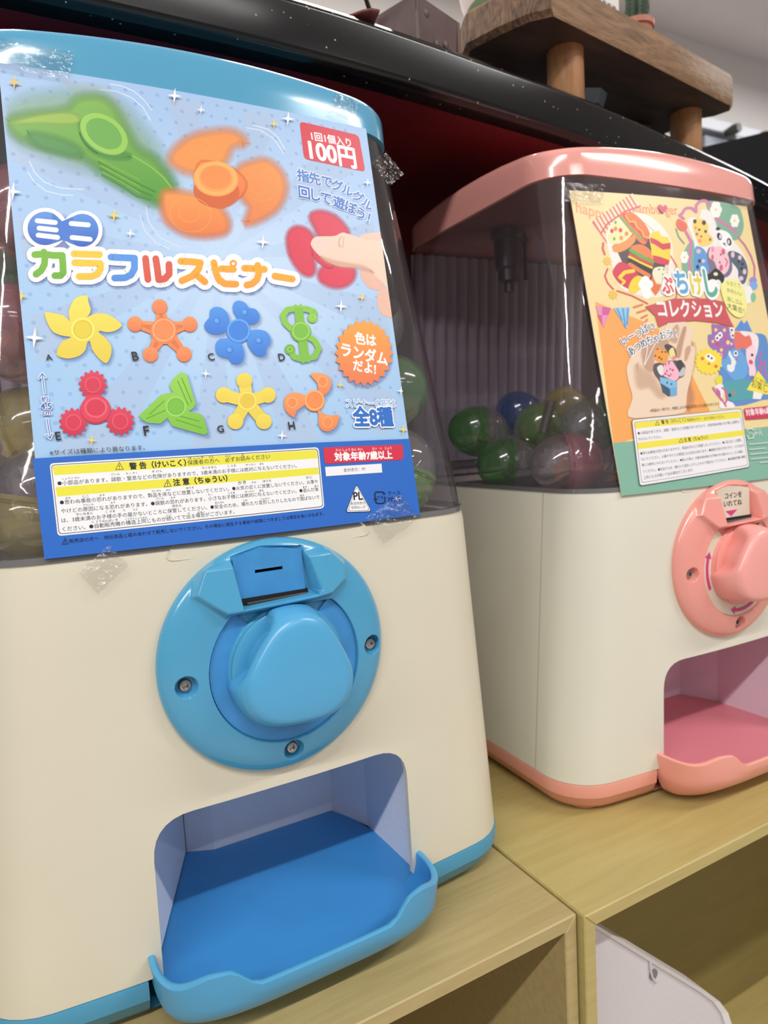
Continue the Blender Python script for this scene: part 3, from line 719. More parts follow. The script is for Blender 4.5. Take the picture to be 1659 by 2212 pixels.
    A.poly(rounded([(694, 967), (866, 960), (866.5, 993), (698, 1002)], 6), (206, 44, 72))
    A.text('対象年齢7歳以上', (720, 994), (843.5, 989), (244, 240, 242), 0.04, 4, 1.0)
    A.text('たい しょう ねん れい', (722, 975), (780, 972.6), (244, 240, 242), 0.01, 2); A.text('さい　い　じょう', (800, 972), (842, 970), (244, 240, 242), 0.01, 2)
    A.poly([(698.5, 1008.5), (820, 1001.5), (821.5, 1020.5), (700.5, 1028.5)], (232, 232, 240))
    A.text('素材表示：PP', (739, 1019.5), (785.6, 1015.8), BK, 0.0, 2)
    A.poly(rounded([(766, 1045), (799, 1105), (742, 1107)], 7), (30, 40, 70)); A.poly(rounded([(766, 1047), (797.5, 1103.5), (744, 1105.5)], 6.5), (236, 238, 242))
    A.poly(rounded([(766, 1050), (795, 1102), (747, 1103.8)], 5.5), (30, 34, 50)); A.poly(rounded([(766, 1051.6), (793.6, 1101), (748.4, 1102.8)], 5), (236, 238, 242))
    A.text('PL', (760.5, 1079.5), (779.5, 1078.6), BK, 0.03); A.text('製造物責任', (754, 1090), (785, 1088.4), BK, 0.0, 2); A.text('保険加入済', (754.8, 1098.8), (785.4, 1097), BK, 0.0, 2)
    for seg in ([(806, 1073), (805.5, 1065), (808, 1062.5), (822, 1062), (826, 1065)], [(827.5, 1073), (827.5, 1083), (824, 1086.5), (812, 1087), (808, 1085), (807, 1078)]): A.stroke(seg, 2.6, (22, 30, 56), k=6)
    A.poly([(822, 1064), (829, 1064.5), (825.5, 1069.5)], (22, 30, 56)); A.poly([(802.5, 1079), (811, 1078.5), (806.6, 1072.5)], (22, 30, 56))
    A.text('プラ', (809.5, 1079.5), (824.5, 1078.6), (22, 30, 56), 0.0, 2)
    A.text('ケース', (834.7, 1069), (860.5, 1067.6), (26, 40, 80), 0.0, 2); A.text('PP.PS', (835.4, 1083.5), (860, 1082), (26, 40, 80), 0.0, 2)
    YS = (238, 206, 96)
    for x, y, r, c_ in ((31, 183, 14, (226, 184, 84)), (375, 211, 15, WT), (432, 241, 9, WT), (619, 260, 14, WT), (589, 271, 9, YS), (28, 417, 18, WT), (245, 468, 13, YS), (280, 507, 10, WT), (565, 525, 14, WT), (46, 641, 12, YS), (74, 731, 20, WT),
                        (733, 663, 13, WT), (778, 644, 9, YS), (442, 808, 10, WT), (606, 941, 11, WT), (731, 832, 8, YS), (862, 845, 9, WT), (867, 928, 10, YS), (197, 951, 10, YS), (790, 397, 9, WT)):
        A.star4(x, y, r, c_)
    return A.build('poster_print', M_print, parent)

def pink_poster(parent):
    cor = [(-0.0912, 0.3560), (0.0690, 0.3612), (0.0700, 0.1742), (-0.0905, 0.1738)]
    paper_sheet('poster_sheet', 'P', cor, mat('poster_paper_warm', (226, 214, 180), 0.4), parent)
    A = Art('P'); A.cor = cor
    def p3(p): return crop(p, 6.5045, 1230, 400)
    def p4(p): return crop(p, 6.913, 1440, 420)
    def p5(p): return crop(p, 8.295, 1300, 680)
    def p6(p): return crop(p, 9.218, 1480, 660)
    def p7(p): return crop(p, 4.894, 1320, 870)
    def SM(p, k=3): return smooth_loop(p, k)
    CRM = (232, 210, 156)
    # cream ground / orange hill / teal foot
    A.poly([cor[0], cor[1], (0.0697, 0.2085), (-0.0903, 0.2045)], CRM, local=True)
    A.step()
    hill = [A.P(*p) for p in p3([(345, 1640), (560, 1730), (700, 1790), (980, 1900), (1180, 2000), (1350, 2080)])]
    tail = [A.P(*p) for p in p6([(-60, 900), (120, 1400), (260, 1690), (470, 2100)])]
    A.poly(hill + tail + [(-0.0903, 0.2030)], (236, 164, 92), local=True)
    A.poly([(-0.0904, 0.2045), (0.0697, 0.2085), cor[2], cor[3]], (128, 176, 158), local=True)
    # lettering behind
    A.text('happy', p3([(80, 385)])[0], p3([(520, 500)])[0], (222, 160, 112), 0.02)
    A.text('hamburger', p3([(880, 400)])[0], (1463, 465), (222, 150, 112), 0.02)
    # gingham band
    A.poly(p3([(305, 520), (870, 120), (985, 300), (520, 560), (420, 690)]), (240, 212, 176))
    for k in range(12):
        t = k / 11.5
        x0, y0 = 320 + (850 - 320) * t, 510 + (130 - 510) * t
        A.stroke(p3([(x0, y0), (x0 + 120 - 10 * t, y0 + 200 - 20 * t)]), 3.2, (214, 104, 112), 0.9, k=4)
    A.stroke(p3([(420, 690), (520, 545), (760, 380), (980, 300)]), 3.6, (206, 92, 112), k=6)
    A.stroke(p3([(310, 530), (420, 680), (520, 830)]), 3.0, (214, 104, 112), k=6)
    # round plate of food
    A.poly(SM(p3([(500, 720), (560, 560), (720, 430), (900, 390), (1080, 430), (1260, 560), (1400, 760), (1440, 1000), (1440, 1300), (1300, 1560), (1000, 1560), (700, 1440), (600, 1200), (530, 900)])), (232, 228, 222))
    A.poly(SM(p3([(620, 800), (760, 640), (1000, 700), (1240, 860), (1330, 1040), (1280, 1280), (1060, 1460), (820, 1300), (720, 1080)])), (84, 66, 76))
    def dashed(pts, c, w):
        q = SM(pts, 4)
        for i in range(0, len(q) - 2, 2): A.stroke([q[i], q[i + 1]], w, c, k=5)
    A.stroke(p3([(460, 820), (450, 900), (480, 980)]), 5, (206, 92, 102), k=6)
    A.stroke(p3([(520, 1180), (480, 1280), (520, 1380), (600, 1470)]), 4, (206, 84, 92), k=6)
    A.stroke(p3([(650, 1490), (860, 1560), (1080, 1670)]), 4, (206, 92, 92), k=6)
    A.stroke([(1440, 545), (1459, 575), (1456, 610), (1459, 640), (1450, 660)], 3, (204, 92, 92), k=6)
    for k in range(26):
        a = -1.15 + k * 0.062; cx, cy = 1405, 556
        A.stroke([(cx + 56 * math.cos(a - .3) - 26, cy + 84 * math.sin(a)), (cx + 62 * math.cos(a - .3) - 26, cy + 84 * math.sin(a) + 2)], 1.4, (216, 120, 96), k=4)
    # hot dog
    A.poly(SM(p3([(680, 450), (760, 560), (860, 680), (960, 800), (1040, 840), (1090, 760), (1110, 680), (1050, 560), (960, 460), (860, 390), (740, 400)])), (222, 120, 66))
    A.stroke(p3([(700, 460), (820, 590), (920, 700), (1000, 760)]), 5, (120, 168, 92), k=6)
    A.stroke(p3([(750, 430), (850, 540), (960, 640), (1060, 780)]), 7, (206, 76, 72), k=6)
    A.stroke(p3([(770, 430), (830, 520), (900, 520), (930, 600), (1000, 650), (1030, 730), (1080, 740)]), 2.6, (246, 190, 70), k=6)
    # pizza
    A.poly(SM(p3([(590, 850), (700, 820), (820, 740), (900, 700), (910, 780), (840, 870), (720, 940), (630, 950), (590, 920)])), (234, 146, 78))
    A.poly(p3([(640, 470), (870, 690), (780, 780), (680, 830), (560, 830), (520, 760), (560, 600)]), (246, 222, 170))
    for x, y, c_ in ((580, 650, (200, 70, 60)), (630, 620, (226, 130, 60)), (700, 640, (200, 70, 60)), (785, 690, (226, 130, 60)), (710, 750, (226, 140, 70))): A.ell(*p3([(x, y)])[0], 4, 5, c_, n=12)
    for x, y in ((630, 530), (612, 760)): A.ell(*p3([(x, y)])[0], 3, 4, (80, 180, 90), n=10)
    # burger
    A.poly(SM(p3([(840, 880), (950, 835), (1060, 870), (1150, 960), (1165, 1050), (1040, 1010), (900, 960)])), (222, 124, 70))
    A.stroke(p3([(840, 920), (980, 1000), (1080, 1060), (1160, 1080)]), 8, (104, 168, 72), k=6)
    A.stroke(p3([(830, 975), (980, 1050), (1150, 1125)]), 6, (200, 72, 60), k=6)
    A.stroke(p3([(820, 1010), (960, 1085), (1140, 1165)]), 5, (232, 208, 62), k=6)
    A.stroke(p3([(825, 1060), (960, 1130), (1130, 1210)]), 9, (44, 40, 42), k=6)
    A.stroke(p3([(830, 1120), (960, 1200), (1100, 1280)]), 9, (222, 124, 70), k=6)
    # fries
    A.poly(p3([(1120, 690), (1160, 660), (1240, 650), (1270, 720), (1370, 740), (1400, 820), (1380, 900), (1130, 800)]), (240, 208, 66))
    A.poly(SM(p3([(1110, 740), (1200, 760), (1290, 830), (1400, 810), (1400, 960), (1385, 1100), (1290, 1120), (1160, 1060), (1130, 900)])), (238, 206, 60))
    A.poly(p3([(1115, 740), (1200, 770), (1290, 830), (1400, 815), (1402, 900), (1290, 915), (1180, 840), (1125, 820)]), (206, 60, 82))
    A.poly(p3([(1150, 990), (1250, 1010), (1385, 1060), (1375, 1125), (1270, 1120), (1160, 1070)]), (206, 60, 82))
    # ketchup box
    A.poly(SM(p3([(590, 1210), (680, 1090), (780, 1110), (900, 1200), (960, 1270), (1000, 1330), (960, 1480), (860, 1480), (700, 1400), (620, 1300)])), (206, 56, 78))
    A.stroke(p3([(690, 1300), (760, 1230), (880, 1210)]), 8, (240, 206, 60), k=6); A.stroke(p3([(690, 1310), (760, 1360), (720, 1400)]), 5, (240, 206, 60), k=6)
    A.poly(SM(p3([(810, 1470), (850, 1350), (930, 1280), (1010, 1300), (1000, 1400), (930, 1510), (860, 1520)])), (236, 204, 58))
    # ice cream
    A.poly(SM(p3([(1150, 1210), (1200, 1160), (1300, 1155), (1340, 1220), (1330, 1340), (1240, 1390), (1160, 1330)])), (232, 226, 196))
    for x, y, c_ in ((1240, 1190, (90, 150, 190)), (1305, 1190, (110, 190, 130)), (1295, 1260, (120, 190, 120))): A.ell(*p3([(x, y)])[0], 2.4, 2.4, c_, n=8)
    A.poly(p3([(1150, 1270), (1200, 1390), (1270, 1400), (1250, 1480), (1190, 1560), (1130, 1480), (1120, 1390)]), (222, 116, 62))
    # stars
    for cx, cy, r in ((515, 1075, 11), (595, 1545, 12)):
        q = []
        for k in range(16): a = PI * k / 8; rr = r if k % 2 == 0 else r * .6; q.append((1230 + cx / 6.5045 + rr * math.sin(a), 400 + cy / 6.5045 - rr * math.cos(a)))
        A.poly(q, (226, 186, 78))
    # small daisy (white)
    for dx, dy in ((-6, -8), (6, -8), (0, 2), (-1, -16), (2, 14)): A.ell(1392 + dx, 623 + dy, 10, 10, (240, 240, 240), n=14)
    # teal clouds with daisies, pink stitched loop
    A.poly(SM(p4([(580, 110), (800, 120), (1040, 190), (1110, 330), (1130, 480), (1090, 620), (1000, 690), (860, 620), (720, 500), (620, 340), (590, 220)])), (124, 172, 148))
    A.poly(SM(p4([(400, 690), (300, 750), (230, 900), (205, 1060), (240, 1200), (300, 1260), (420, 1240), (430, 900)])), (124, 172, 148))
    PK = (202, 118, 168)
    A.stroke(SM(p4([(235, 370), (215, 290), (270, 215), (360, 215), (420, 270), (420, 180), (480, 110), (570, 105), (640, 180), (700, 320), (760, 400), (900, 480), (1040, 640)]), 2)[:-2], 6, PK, k=7)
    A.stroke(p4([(265, 560), (340, 700), (330, 900), (320, 1050), (345, 1230)]), 6, PK, k=7)
    A.stroke(p4([(1050, 650), (1150, 770), (1240, 930), (1290, 1080), (1290, 1230)]), 4, PK, 0.8, k=7)
    A.poly(SM(p4([(290, 470), (300, 380), (380, 345), (450, 380), (480, 300), (500, 240), (580, 235), (650, 290), (720, 450), (760, 560), (980, 700), (1160, 960), (1190, 1150), (1140, 1420), (900, 1400), (620, 1260), (420, 880), (380, 700)])), (234, 228, 228))
    for cx, cy, r in ((715, 235, 15), (995, 400, 12), (243, 945, 11)):
        fx, fy = 1440 + cx / 6.913, 420 + cy / 6.913
        for k in range(6): A.ell(fx + r * .45 * math.cos(k * PI / 3), fy + r * .7 * math.sin(k * PI / 3), r * .42, r * .55, (240, 238, 232), n=10)
        A.ell(fx, fy, 2, 3, (226, 196, 96), n=8)
    # tulip
    A.poly(SM(p4([(120, 440), (150, 370), (200, 390), (270, 440), (285, 520), (220, 560), (150, 520)])), (222, 104, 84)); A.stroke(p4([(120, 520), (160, 640), (240, 740)]), 3, (110, 160, 140), k=6)
    # yellow chick-like block
    A.poly(SM(p4([(370, 480), (380, 390), (450, 370), (540, 385), (600, 470), (600, 580), (660, 640), (670, 710), (600, 770), (480, 780), (430, 690), (390, 580)])), (244, 204, 110))
    for x, y, c_, r in ((400, 410, (60, 56, 60), 4), (535, 430, (60, 56, 60), 4.5), (465, 535, (70, 60, 60), 2.5), (430, 600, (120, 130, 140), 3), (560, 560, (70, 60, 60), 3), (410, 505, (236, 140, 100), 3), (475, 700, (240, 150, 110), 4), (628, 680, (120, 120, 120), 3), (495, 635, (90, 80, 80), 2)): A.ell(*p4([(x, y)])[0], r, r * 1.2, c_, n=10)
    # panda
    A.poly(SM(p4([(720, 600), (740, 540), (830, 545), (920, 600), (965, 700), (950, 790), (900, 840), (830, 810), (770, 740)])), (238, 238, 240))
    A.ell(*p4([(745, 520)])[0], 5, 4, (60, 60, 66), n=10)
    A.ell(*p4([(765, 635)])[0], 5, 8.5, (50, 50, 58), -0.3, n=14); A.ell(*p4([(912, 715)])[0], 5, 8.5, (50, 50, 58), -0.2, n=14)
    A.ell(*p4([(778, 640)])[0], 2, 5, (226, 226, 232), n=10); A.ell(*p4([(905, 715)])[0], 2, 5, (226, 226, 232), n=10)
    A.ell(*p4([(843, 742)])[0], 2.2, 2, (60, 60, 66), n=8); A.stroke(p4([(818, 730), (835, 755), (870, 775)]), 1.3, (60, 60, 66), k=5)
    # blue whale-like, pink rabbit, grey seal, black piece
    A.poly(SM(p4([(600, 820), (700, 800), (900, 900), (960, 1100), (880, 1240), (650, 1240), (560, 1050)])), (120, 112, 138))
    A.poly(SM(p4([(410, 790), (500, 800), (570, 880), (590, 1020), (610, 1150), (530, 1270), (440, 1260), (395, 1140), (390, 960)])), (90, 152, 214))
    for x, y, rx, ry, c_ in ((455, 855, 5, 5, (226, 180, 196)), (470, 1000, 4, 4, (50, 56, 74)), (440, 1090, 3.5, 5, (50, 56, 74)), (525, 1000, 4, 4, (226, 190, 206)), (475, 1170, 4, 4, (222, 180, 200))): A.ell(*p4([(x, y)])[0], rx, ry, c_, n=12)
    A.poly(SM(p4([(620, 830), (660, 770), (700, 790), (760, 780), (850, 830), (900, 930), (915, 1060), (880, 1160), (820, 1200), (740, 1130), (690, 1010), (620, 960), (605, 900)])), (240, 190, 204))
    for x, y, rx, ry, c_ in ((665, 830, 3, 6, (226, 140, 160)), (662, 945, 3, 6, (210, 100, 124)), (822, 862, 4, 7, (206, 96, 124)), (792, 1100, 4, 7, (206, 96, 124)), (785, 905, 1.8, 2.6, (110, 80, 90)), (772, 1022, 1.8, 2.6, (110, 80, 90))): A.ell(*p4([(x, y)])[0], rx, ry, c_, n=12)
    A.stroke(p4([(850, 960), (885, 1010), (860, 1080)]), 2.4, (190, 90, 110), k=6)
    A.poly(SM(p4([(890, 880), (960, 850), (1080, 900), (1160, 1010), (1190, 1150), (1160, 1300), (1110, 1345), (1050, 1250), (1040, 1130), (940, 1000)])), (86, 100, 118))
    for x, y, rx, ry, c_ in ((965, 905, 4, 7, (226, 190, 206)), (1070, 950, 4, 5, (226, 190, 206)), (1140, 1160, 4, 6, (226, 190, 206)), (1090, 1260, 5, 5, (226, 190, 206)), (1055, 1010, 2.6, 3, (36, 40, 48)), (1110, 1045, 2.6, 3, (36, 40, 48)), (1095, 1115, 2.6, 3, (36, 40, 48))): A.ell(*p4([(x, y)])[0], rx, ry, c_, n=12)
    A.poly(SM(p4([(560, 1220), (640, 1170), (700, 1110), (780, 1150), (840, 1250), (800, 1340), (700, 1290), (600, 1290)])), (44, 42, 48)); A.ell(*p4([(710, 1195)])[0], 5, 4, (226, 222, 190), n=10)
    A.ell(*p4([(740, 1360)])[0], 8, 12, (236, 234, 232), n=16); A.ell(*p4([(735, 1340)])[0], 2.5, 4, (40, 40, 44), n=8)
    # right trimmings
    A.ell(*p4([(1270, 1290)])[0], 8, 8, (150, 140, 206), n=12); A.ell(*p4([(1275, 1370)])[0], 9, 9, (120, 170, 226), n=12)
    A.ell(*p4([(1190, 1500)])[0], 11, 20, (236, 234, 234), n=14); A.ell(*p4([(1270, 1540)])[0], 6, 10, (130, 190, 160), n=12)
    # bunting
    for q, c1, c2 in (([(345, 1700), (565, 1730), (460, 2010)], (222, 142, 186), (206, 96, 150)), ([(600, 1730), (830, 1720), (785, 2030)], (150, 196, 226), (96, 158, 214))):
        A.poly(p3(q), c1)
    A.poly(p3([(440, 1712), (565, 1730), (528, 1830), (440, 1830)]), (206, 92, 150)); A.poly(p3([(375, 1830), (440, 1830), (440, 1960)]), (206, 92, 150))
    for x0, x1, y1 in ((650, 720, 1900), (730, 765, 1990), (800, 790, 1960)): A.stroke(p3([(x0, 1740), (x1, y1)]), 4, (92, 154, 212), k=4)
    for y, x0, x1 in ((1700, 880, 1010), (1775, 930, 1060), (1850, 990, 1070), (1910, 1040, 1075)): A.stroke(p3([(x0, y + 20), (x1, y - 20)]), 4, (222, 130, 84), k=4)
    # sea creatures at lower right
    A.poly(SM(p6([(420, 620), (500, 580), (700, 640), (960, 560), (1300, 560), (1560, 600), (1640, 900), (1700, 1200), (1720, 1800), (1500, 1880), (1000, 2000), (800, 1800), (500, 900)])), (96, 142, 200))
    A.poly(p6([(950, 500), (1090, 290), (1140, 370), (1200, 300), (1300, 520)]), (92, 142, 210))
    A.poly(SM(p6([(1050, 540), (1250, 530), (1400, 600), (1430, 760), (1380, 1000), (1300, 900), (1150, 860)])), (236, 224, 226))
    A.poly(SM(p6([(495, 380), (560, 380), (700, 400), (840, 440), (860, 620), (930, 720), (930, 860), (800, 900), (740, 1060), (660, 1070), (600, 900), (480, 840), (425, 740), (440, 640), (505, 560)])), (158, 110, 176))
    for x, y, r, c_ in ((578, 490, 3.4, (236, 206, 110)), (750, 495, 3.4, (236, 206, 110)), (520, 720, 3, (236, 200, 110)), (820, 740, 4, (240, 216, 110)), (690, 890, 3.4, (240, 210, 110)), (690, 980, 3, (226, 160, 170)), (620, 780, 3.4, (206, 70, 110)), (770, 630, 3, (200, 90, 140)), (890, 770, 3, (230, 180, 196))): A.ell(*p6([(x, y)])[0], r, r * 1.2, c_, n=10)
    for x, y in ((665, 595), (610, 650), (900, 490), (920, 600)): A.ell(*p6([(x, y)])[0], 5.5, 7, (236, 232, 236), n=12); A.ell(*p6([(x - 5, y + 5)])[0], 2.2, 2.8, (60, 56, 66), n=8)
    A.poly(SM(p6([(945, 560), (1040, 530), (1160, 620), (1250, 600), (1300, 780), (1210, 870), (1100, 850), (1050, 890), (960, 840)])), (226, 116, 100))
    q = []
    for k in range(36):
        a = 2 * PI * k / 36; rr = 1.0 if k % 2 == 0 else .86; q.append((1480 + (440 + 290 * rr * math.cos(a)) / 9.218, 660 + (1120 + 270 * rr * math.sin(a)) / 9.218))
    A.poly(q, (238, 214, 74))
    A.ell(*p6([(440, 1030)])[0], 8, 8, (240, 238, 226), n=14); A.ell(*p6([(500, 1070)])[0], 7, 7, (240, 238, 226), n=14)
    for x, y, r, c_ in ((430, 1015, 2.6, (70, 66, 76)), (495, 1055, 2.4, (70, 66, 76)), (310, 1060, 4, (222, 116, 70)), (440, 1165, 3, (214, 120, 60)), (580, 1215, 4, (222, 116, 70))): A.ell(*p6([(x, y)])[0], r, r, c_, n=10)
    A.poly(SM(p6([(560, 1480), (640, 1400), (700, 1420), (700, 1580), (620, 1600)])), (222, 214, 70))
    A.poly(SM(p6([(700, 1080), (780, 1060), (830, 940), (940, 870), (1080, 910), (1170, 1050), (1220, 1250), (1180, 1400), (1060, 1500), (930, 1480), (820, 1360), (720, 1240), (690, 1160)])), (104, 164, 220))
    A.poly(SM(p6([(850, 900), (900, 1000), (980, 1120), (960, 1200), (940, 1290), (880, 1330), (810, 1280), (810, 1180), (880, 1180), (880, 1080), (830, 980)])), (232, 230, 234))
    A.ell(*p6([(975, 960)])[0], 5, 6, (236, 236, 240), n=12); A.ell(*p6([(975, 955)])[0], 2.6, 3, (60, 60, 70), n=8); A.ell(*p6([(997, 1080)])[0], 2.6, 3.4, (206, 100, 120), n=8)
    A.poly(SM(p6([(1180, 900), (1250, 820), (1340, 800), (1380, 950), (1350, 1150), (1380, 1330), (1320, 1420), (1240, 1380), (1240, 1250), (1190, 1080)])), (240, 208, 220))
    A.ell(*p6([(1300, 990)])[0], 3, 3.4, (60, 60, 70), n=8); A.ell(*p6([(1275, 1130)])[0], 4.4, 5.4, (214, 84, 110), -0.5, n=12)
    A.poly(SM(p6([(720, 1560), (900, 1500), (1200, 1480), (1340, 1700), (1330, 1860), (1100, 1880), (850, 1900), (800, 1760)])), (86, 160, 170))
    A.ell(*p6([(855, 1790)])[0], 3.4, 4.4, (56, 70, 80), n=10); A.ell(*p6([(930, 1740)])[0], 3.4, 4, (196, 120, 100), n=10)
    A.poly(SM(p6([(640, 1990), (700, 1900), (900, 1930), (950, 2030), (800, 2050), (680, 2050)])), (238, 232, 232)); A.poly(SM(p6([(560, 1620), (700, 1560), (740, 1700), (700, 1860), (640, 1760)])), (236, 228, 232))
    for pts in ([(520, 1640), (600, 1760), (700, 1880), (780, 2010)], [(600, 1660), (660, 1800), (640, 1700)], [(700, 1640), (780, 1700), (800, 1880), (760, 1960)], [(1480, 940), (1440, 1100), (1520, 1160), (1420, 1220), (1480, 1330)], [(1560, 1120), (1540, 1300), (1580, 1420)]): A.stroke(p6(pts), 4, (206, 110, 170), 0.85, k=5)
    A.poly(p6([(1330, 1700), (1520, 1740), (1470, 1870), (1310, 1860)]), (236, 232, 232))
    A.poly(p6([(1420, 1300), (1700, 1680), (1600, 1780), (1190, 1680)]), (238, 220, 84))
    A.text('なにが出るか', p6([(1280, 1480)])[0], (1672, 843), (50, 46, 30), 0.0, 2); A.text('お楽しみ！', p6([(1290, 1610)])[0], (1670, 856), (50, 46, 30), 0.0, 2)
    # hand holding toys
    SK = (230, 206, 184)
    A.soft(p5([(1560, 560), (1640, 600), (1620, 900), (1560, 1200), (1620, 1500), (1500, 1700)]), (190, 150, 130), 9, 0.5)
    A.poly(SM(p5([(1050, 310), (1180, 100), (1250, 90), (1310, 130), (1380, 65), (1460, 80), (1480, 200), (1560, 210), (1600, 300), (1560, 540), (1640, 600), (1620, 850), (1570, 1120), (1500, 1400), (1480, 1600), (1430, 1760), (900, 1830), (440, 1830), (520, 1500), (460, 1250), (415, 1000), (450, 850), (540, 680), (700, 520), (850, 480)])), SK)
    A.soft(p5([(700, 620), (860, 480), (1000, 420), (1160, 480), (1080, 640), (900, 760), (900, 1000), (780, 980), (720, 850)]), (206, 166, 142), 8, 0.8)
    A.soft(p5([(1180, 420), (1300, 200), (1340, 260), (1300, 500)]), (208, 170, 146), 6, 0.8); A.soft(p5([(1380, 420), (1440, 240), (1470, 260), (1420, 480), (1360, 760), (1300, 700)]), (196, 156, 134), 6, 0.9); A.soft(p5([(1480, 620), (1540, 570), (1550, 640), (1480, 820), (1460, 780)]), (206, 168, 146), 5, 0.8)
    A.soft(p5([(580, 900), (700, 980), (880, 1100), (980, 1280), (1100, 1440), (1000, 1480), (820, 1300), (620, 1300)]), (216, 184, 160), 12, 0.6)
    A.poly(SM(p5([(900, 900), (1000, 860), (1300, 820), (1460, 900), (1440, 1100), (1320, 1180), (1200, 1460), (1080, 1400), (1000, 1200), (900, 1050)])), (96, 84, 92))
    A.poly(SM(p5([(915, 700), (930, 610), (980, 580), (1040, 640), (1110, 630), (1160, 700), (1150, 820), (1080, 880), (980, 850), (915, 800)])), (232, 158, 76))
    for x, y, r in ((965, 618, 2), (1050, 670, 2), (1110, 670, 2), (1000, 770, 2.4), (930, 740, 2), (1040, 800, 2)): A.ell(*p5([(x, y)])[0], r, r, (80, 56, 40), n=8)
    A.poly(SM(p5([(1090, 570), (1130, 530), (1200, 545), (1290, 620), (1300, 780), (1230, 800), (1160, 700)])), (82, 74, 74)); A.poly(SM(p5([(1180, 640), (1240, 590), (1270, 650), (1290, 760), (1230, 790), (1180, 720)])), (234, 214, 150)); A.ell(*p5([(1265, 770)])[0], 4, 4, (226, 140, 130), n=10)
    A.poly(SM(p5([(960, 950), (1040, 900), (1080, 980), (1060, 1090), (1000, 1060)])), (222, 222, 222))
    A.poly(SM(p5([(1300, 860), (1380, 810), (1430, 880), (1420, 1000), (1340, 1010)])), (72, 68, 76)); A.poly(SM(p5([(1350, 1060), (1430, 940), (1470, 1000), (1440, 1080), (1380, 1110)])), (186, 190, 200))
    A.poly(SM(p5([(1085, 880), (1120, 840), (1180, 850), (1230, 830), (1290, 920), (1350, 1020), (1350, 1120), (1280, 1185), (1160, 1140), (1075, 1090), (1075, 960)])), (240, 180, 200))
    for x, y, rx, ry, c_ in ((1110, 885, 2, 4, (206, 100, 130)), (1170, 870, 2, 4, (206, 100, 130)), (1240, 995, 2.6, 3, (214, 80, 110)), (1108, 1060, 2.6, 3, (214, 80, 110)), (1135, 1010, 1.5, 2, (70, 50, 60)), (1195, 975, 1.5, 2, (70, 50, 60))): A.ell(*p5([(x, y)])[0], rx, ry, c_, n=10)
    A.stroke(p5([(1150, 1075), (1180, 1110), (1215, 1060)]), 1.6, (70, 50, 60), k=5)
    A.poly(p5([(1010, 1120), (1170, 1150), (1320, 1200), (1320, 1300), (1170, 1340), (1060, 1290), (1015, 1230)]), (128, 184, 222)); A.poly(p5([(1012, 1220), (1190, 1330), (1190, 1470), (1060, 1400)]), (70, 88, 110)); A.poly(p5([(1190, 1330), (1320, 1290), (1315, 1450), (1200, 1475)]), (110, 170, 212))
    A.ell(*p5([(1140, 1220)])[0], 1.8, 2.4, (50, 56, 76), n=8); A.ell(*p5([(1215, 1245)])[0], 1.8, 2.4, (50, 56, 76), n=8)
    # lettering
    A.chars([('い', 1344, 737), ('ー', 1360, 727), ('つ', 1375, 721), ('ぱ', 1389, 712), ('い', 1404, 706)], 17, (52, 60, 76), 0.012, 0.11)
    A.chars([('あ', 1360, 759), ('つ', 1373, 750), ('め', 1386, 742), ('ち', 1399, 735), ('ゃ', 1413, 731), ('お', 1427, 725), ('う', 1441, 722), ('!', 1453, 721), ('!', 1462, 721)], 17, (52, 60, 76), 0.012, 0.11)
    A.stroke(p5([(790, 560), (770, 700), (728, 915), (860, 640), (930, 510)]), 1.6, (240, 240, 240), k=5)
    A.poly(SM(p3([(1040, 1710), (1300, 1640), (1440, 1600)]) + p4([(300, 1560), (560, 1560), (830, 1610), (860, 1740), (930, 1900), (980, 1990), (700, 1920), (400, 1890), (0, 1920)]) + [(1419, 708)] + p3([(1180, 1840)]), 1), (198, 86, 94))
    A.text('コレクション', (1419, 683), (1559, 684), (242, 236, 236), 0.03, 4, 1.2)
    for ch, x, y, cc in (('ぷ', 1440, 620, (216, 88, 84)), ('ち', 1471, 619, (96, 164, 206)), ('け', 1503, 622, (222, 200, 84)), ('し', 1535, 625, (96, 170, 150))):
        A.ell(x, y, 15, 21, (240, 238, 236), n=20)
    for ch, x, y, cc in (('ぷ', 1440, 620, (216, 88, 84)), ('ち', 1471, 619, (96, 164, 206)), ('け', 1503, 622, (222, 200, 84)), ('し', 1535, 625, (96, 170, 150))):
        A.text(ch, (x - 12, y + 12), (x + 12, y + 13), cc, 0.04, 4, 1.25, 1, 0.13)
    A.poly(SM(p4([(780, 1440), (800, 1330), (900, 1270), (1020, 1290), (1110, 1400), (1160, 1560), (1160, 1740), (1090, 1840), (980, 1820), (860, 1680)])), (236, 232, 150))
    for s, a, b in (('小さくて', (862, 1350), (1070, 1400)), ('かわいい', (870, 1460), (1095, 1530)), ('消しゴム', (870, 1590), (1100, 1660)), ('大集合！', (875, 1700), (1130, 1790))): A.text(s, p4([a])[0], p4([b])[0], (56, 54, 44), 0.0, 2, 0.9)
    A.text('※商品は一例です。時期により内容は変更になる場合があります。', p7([(395, 98)])[0], p7([(1130, 22)])[0], (90, 76, 66), 0.0, 2)
    hx, hy = 1427, 453
    A.poly(SM([(hx, hy + 9), (hx - 9, hy - 2), (hx - 8, hy - 9), (hx - 2, hy - 8), (hx + 1, hy - 4), (hx + 5, hy - 9), (hx + 10, hy - 4), (hx + 8, hy + 2)]), (206, 84, 126))
    # warning panel
    A.poly(rounded(p7([(195, 180), (1355, 62), (1445, 680), (280, 880)]), 6), (96, 106, 110)); A.poly(rounded(p7([(201, 184), (1350, 67), (1440, 676), (285, 874)]), 6), (232, 230, 236))
    A.poly(rounded(p7([(222, 205), (1342, 92), (1424, 660), (300, 846)]), 4), (90, 90, 96)); A.poly(rounded(p7([(227, 209), (1338, 96), (1420, 656), (304, 841)]), 4), (232, 230, 236))
    YW = (232, 220, 78)
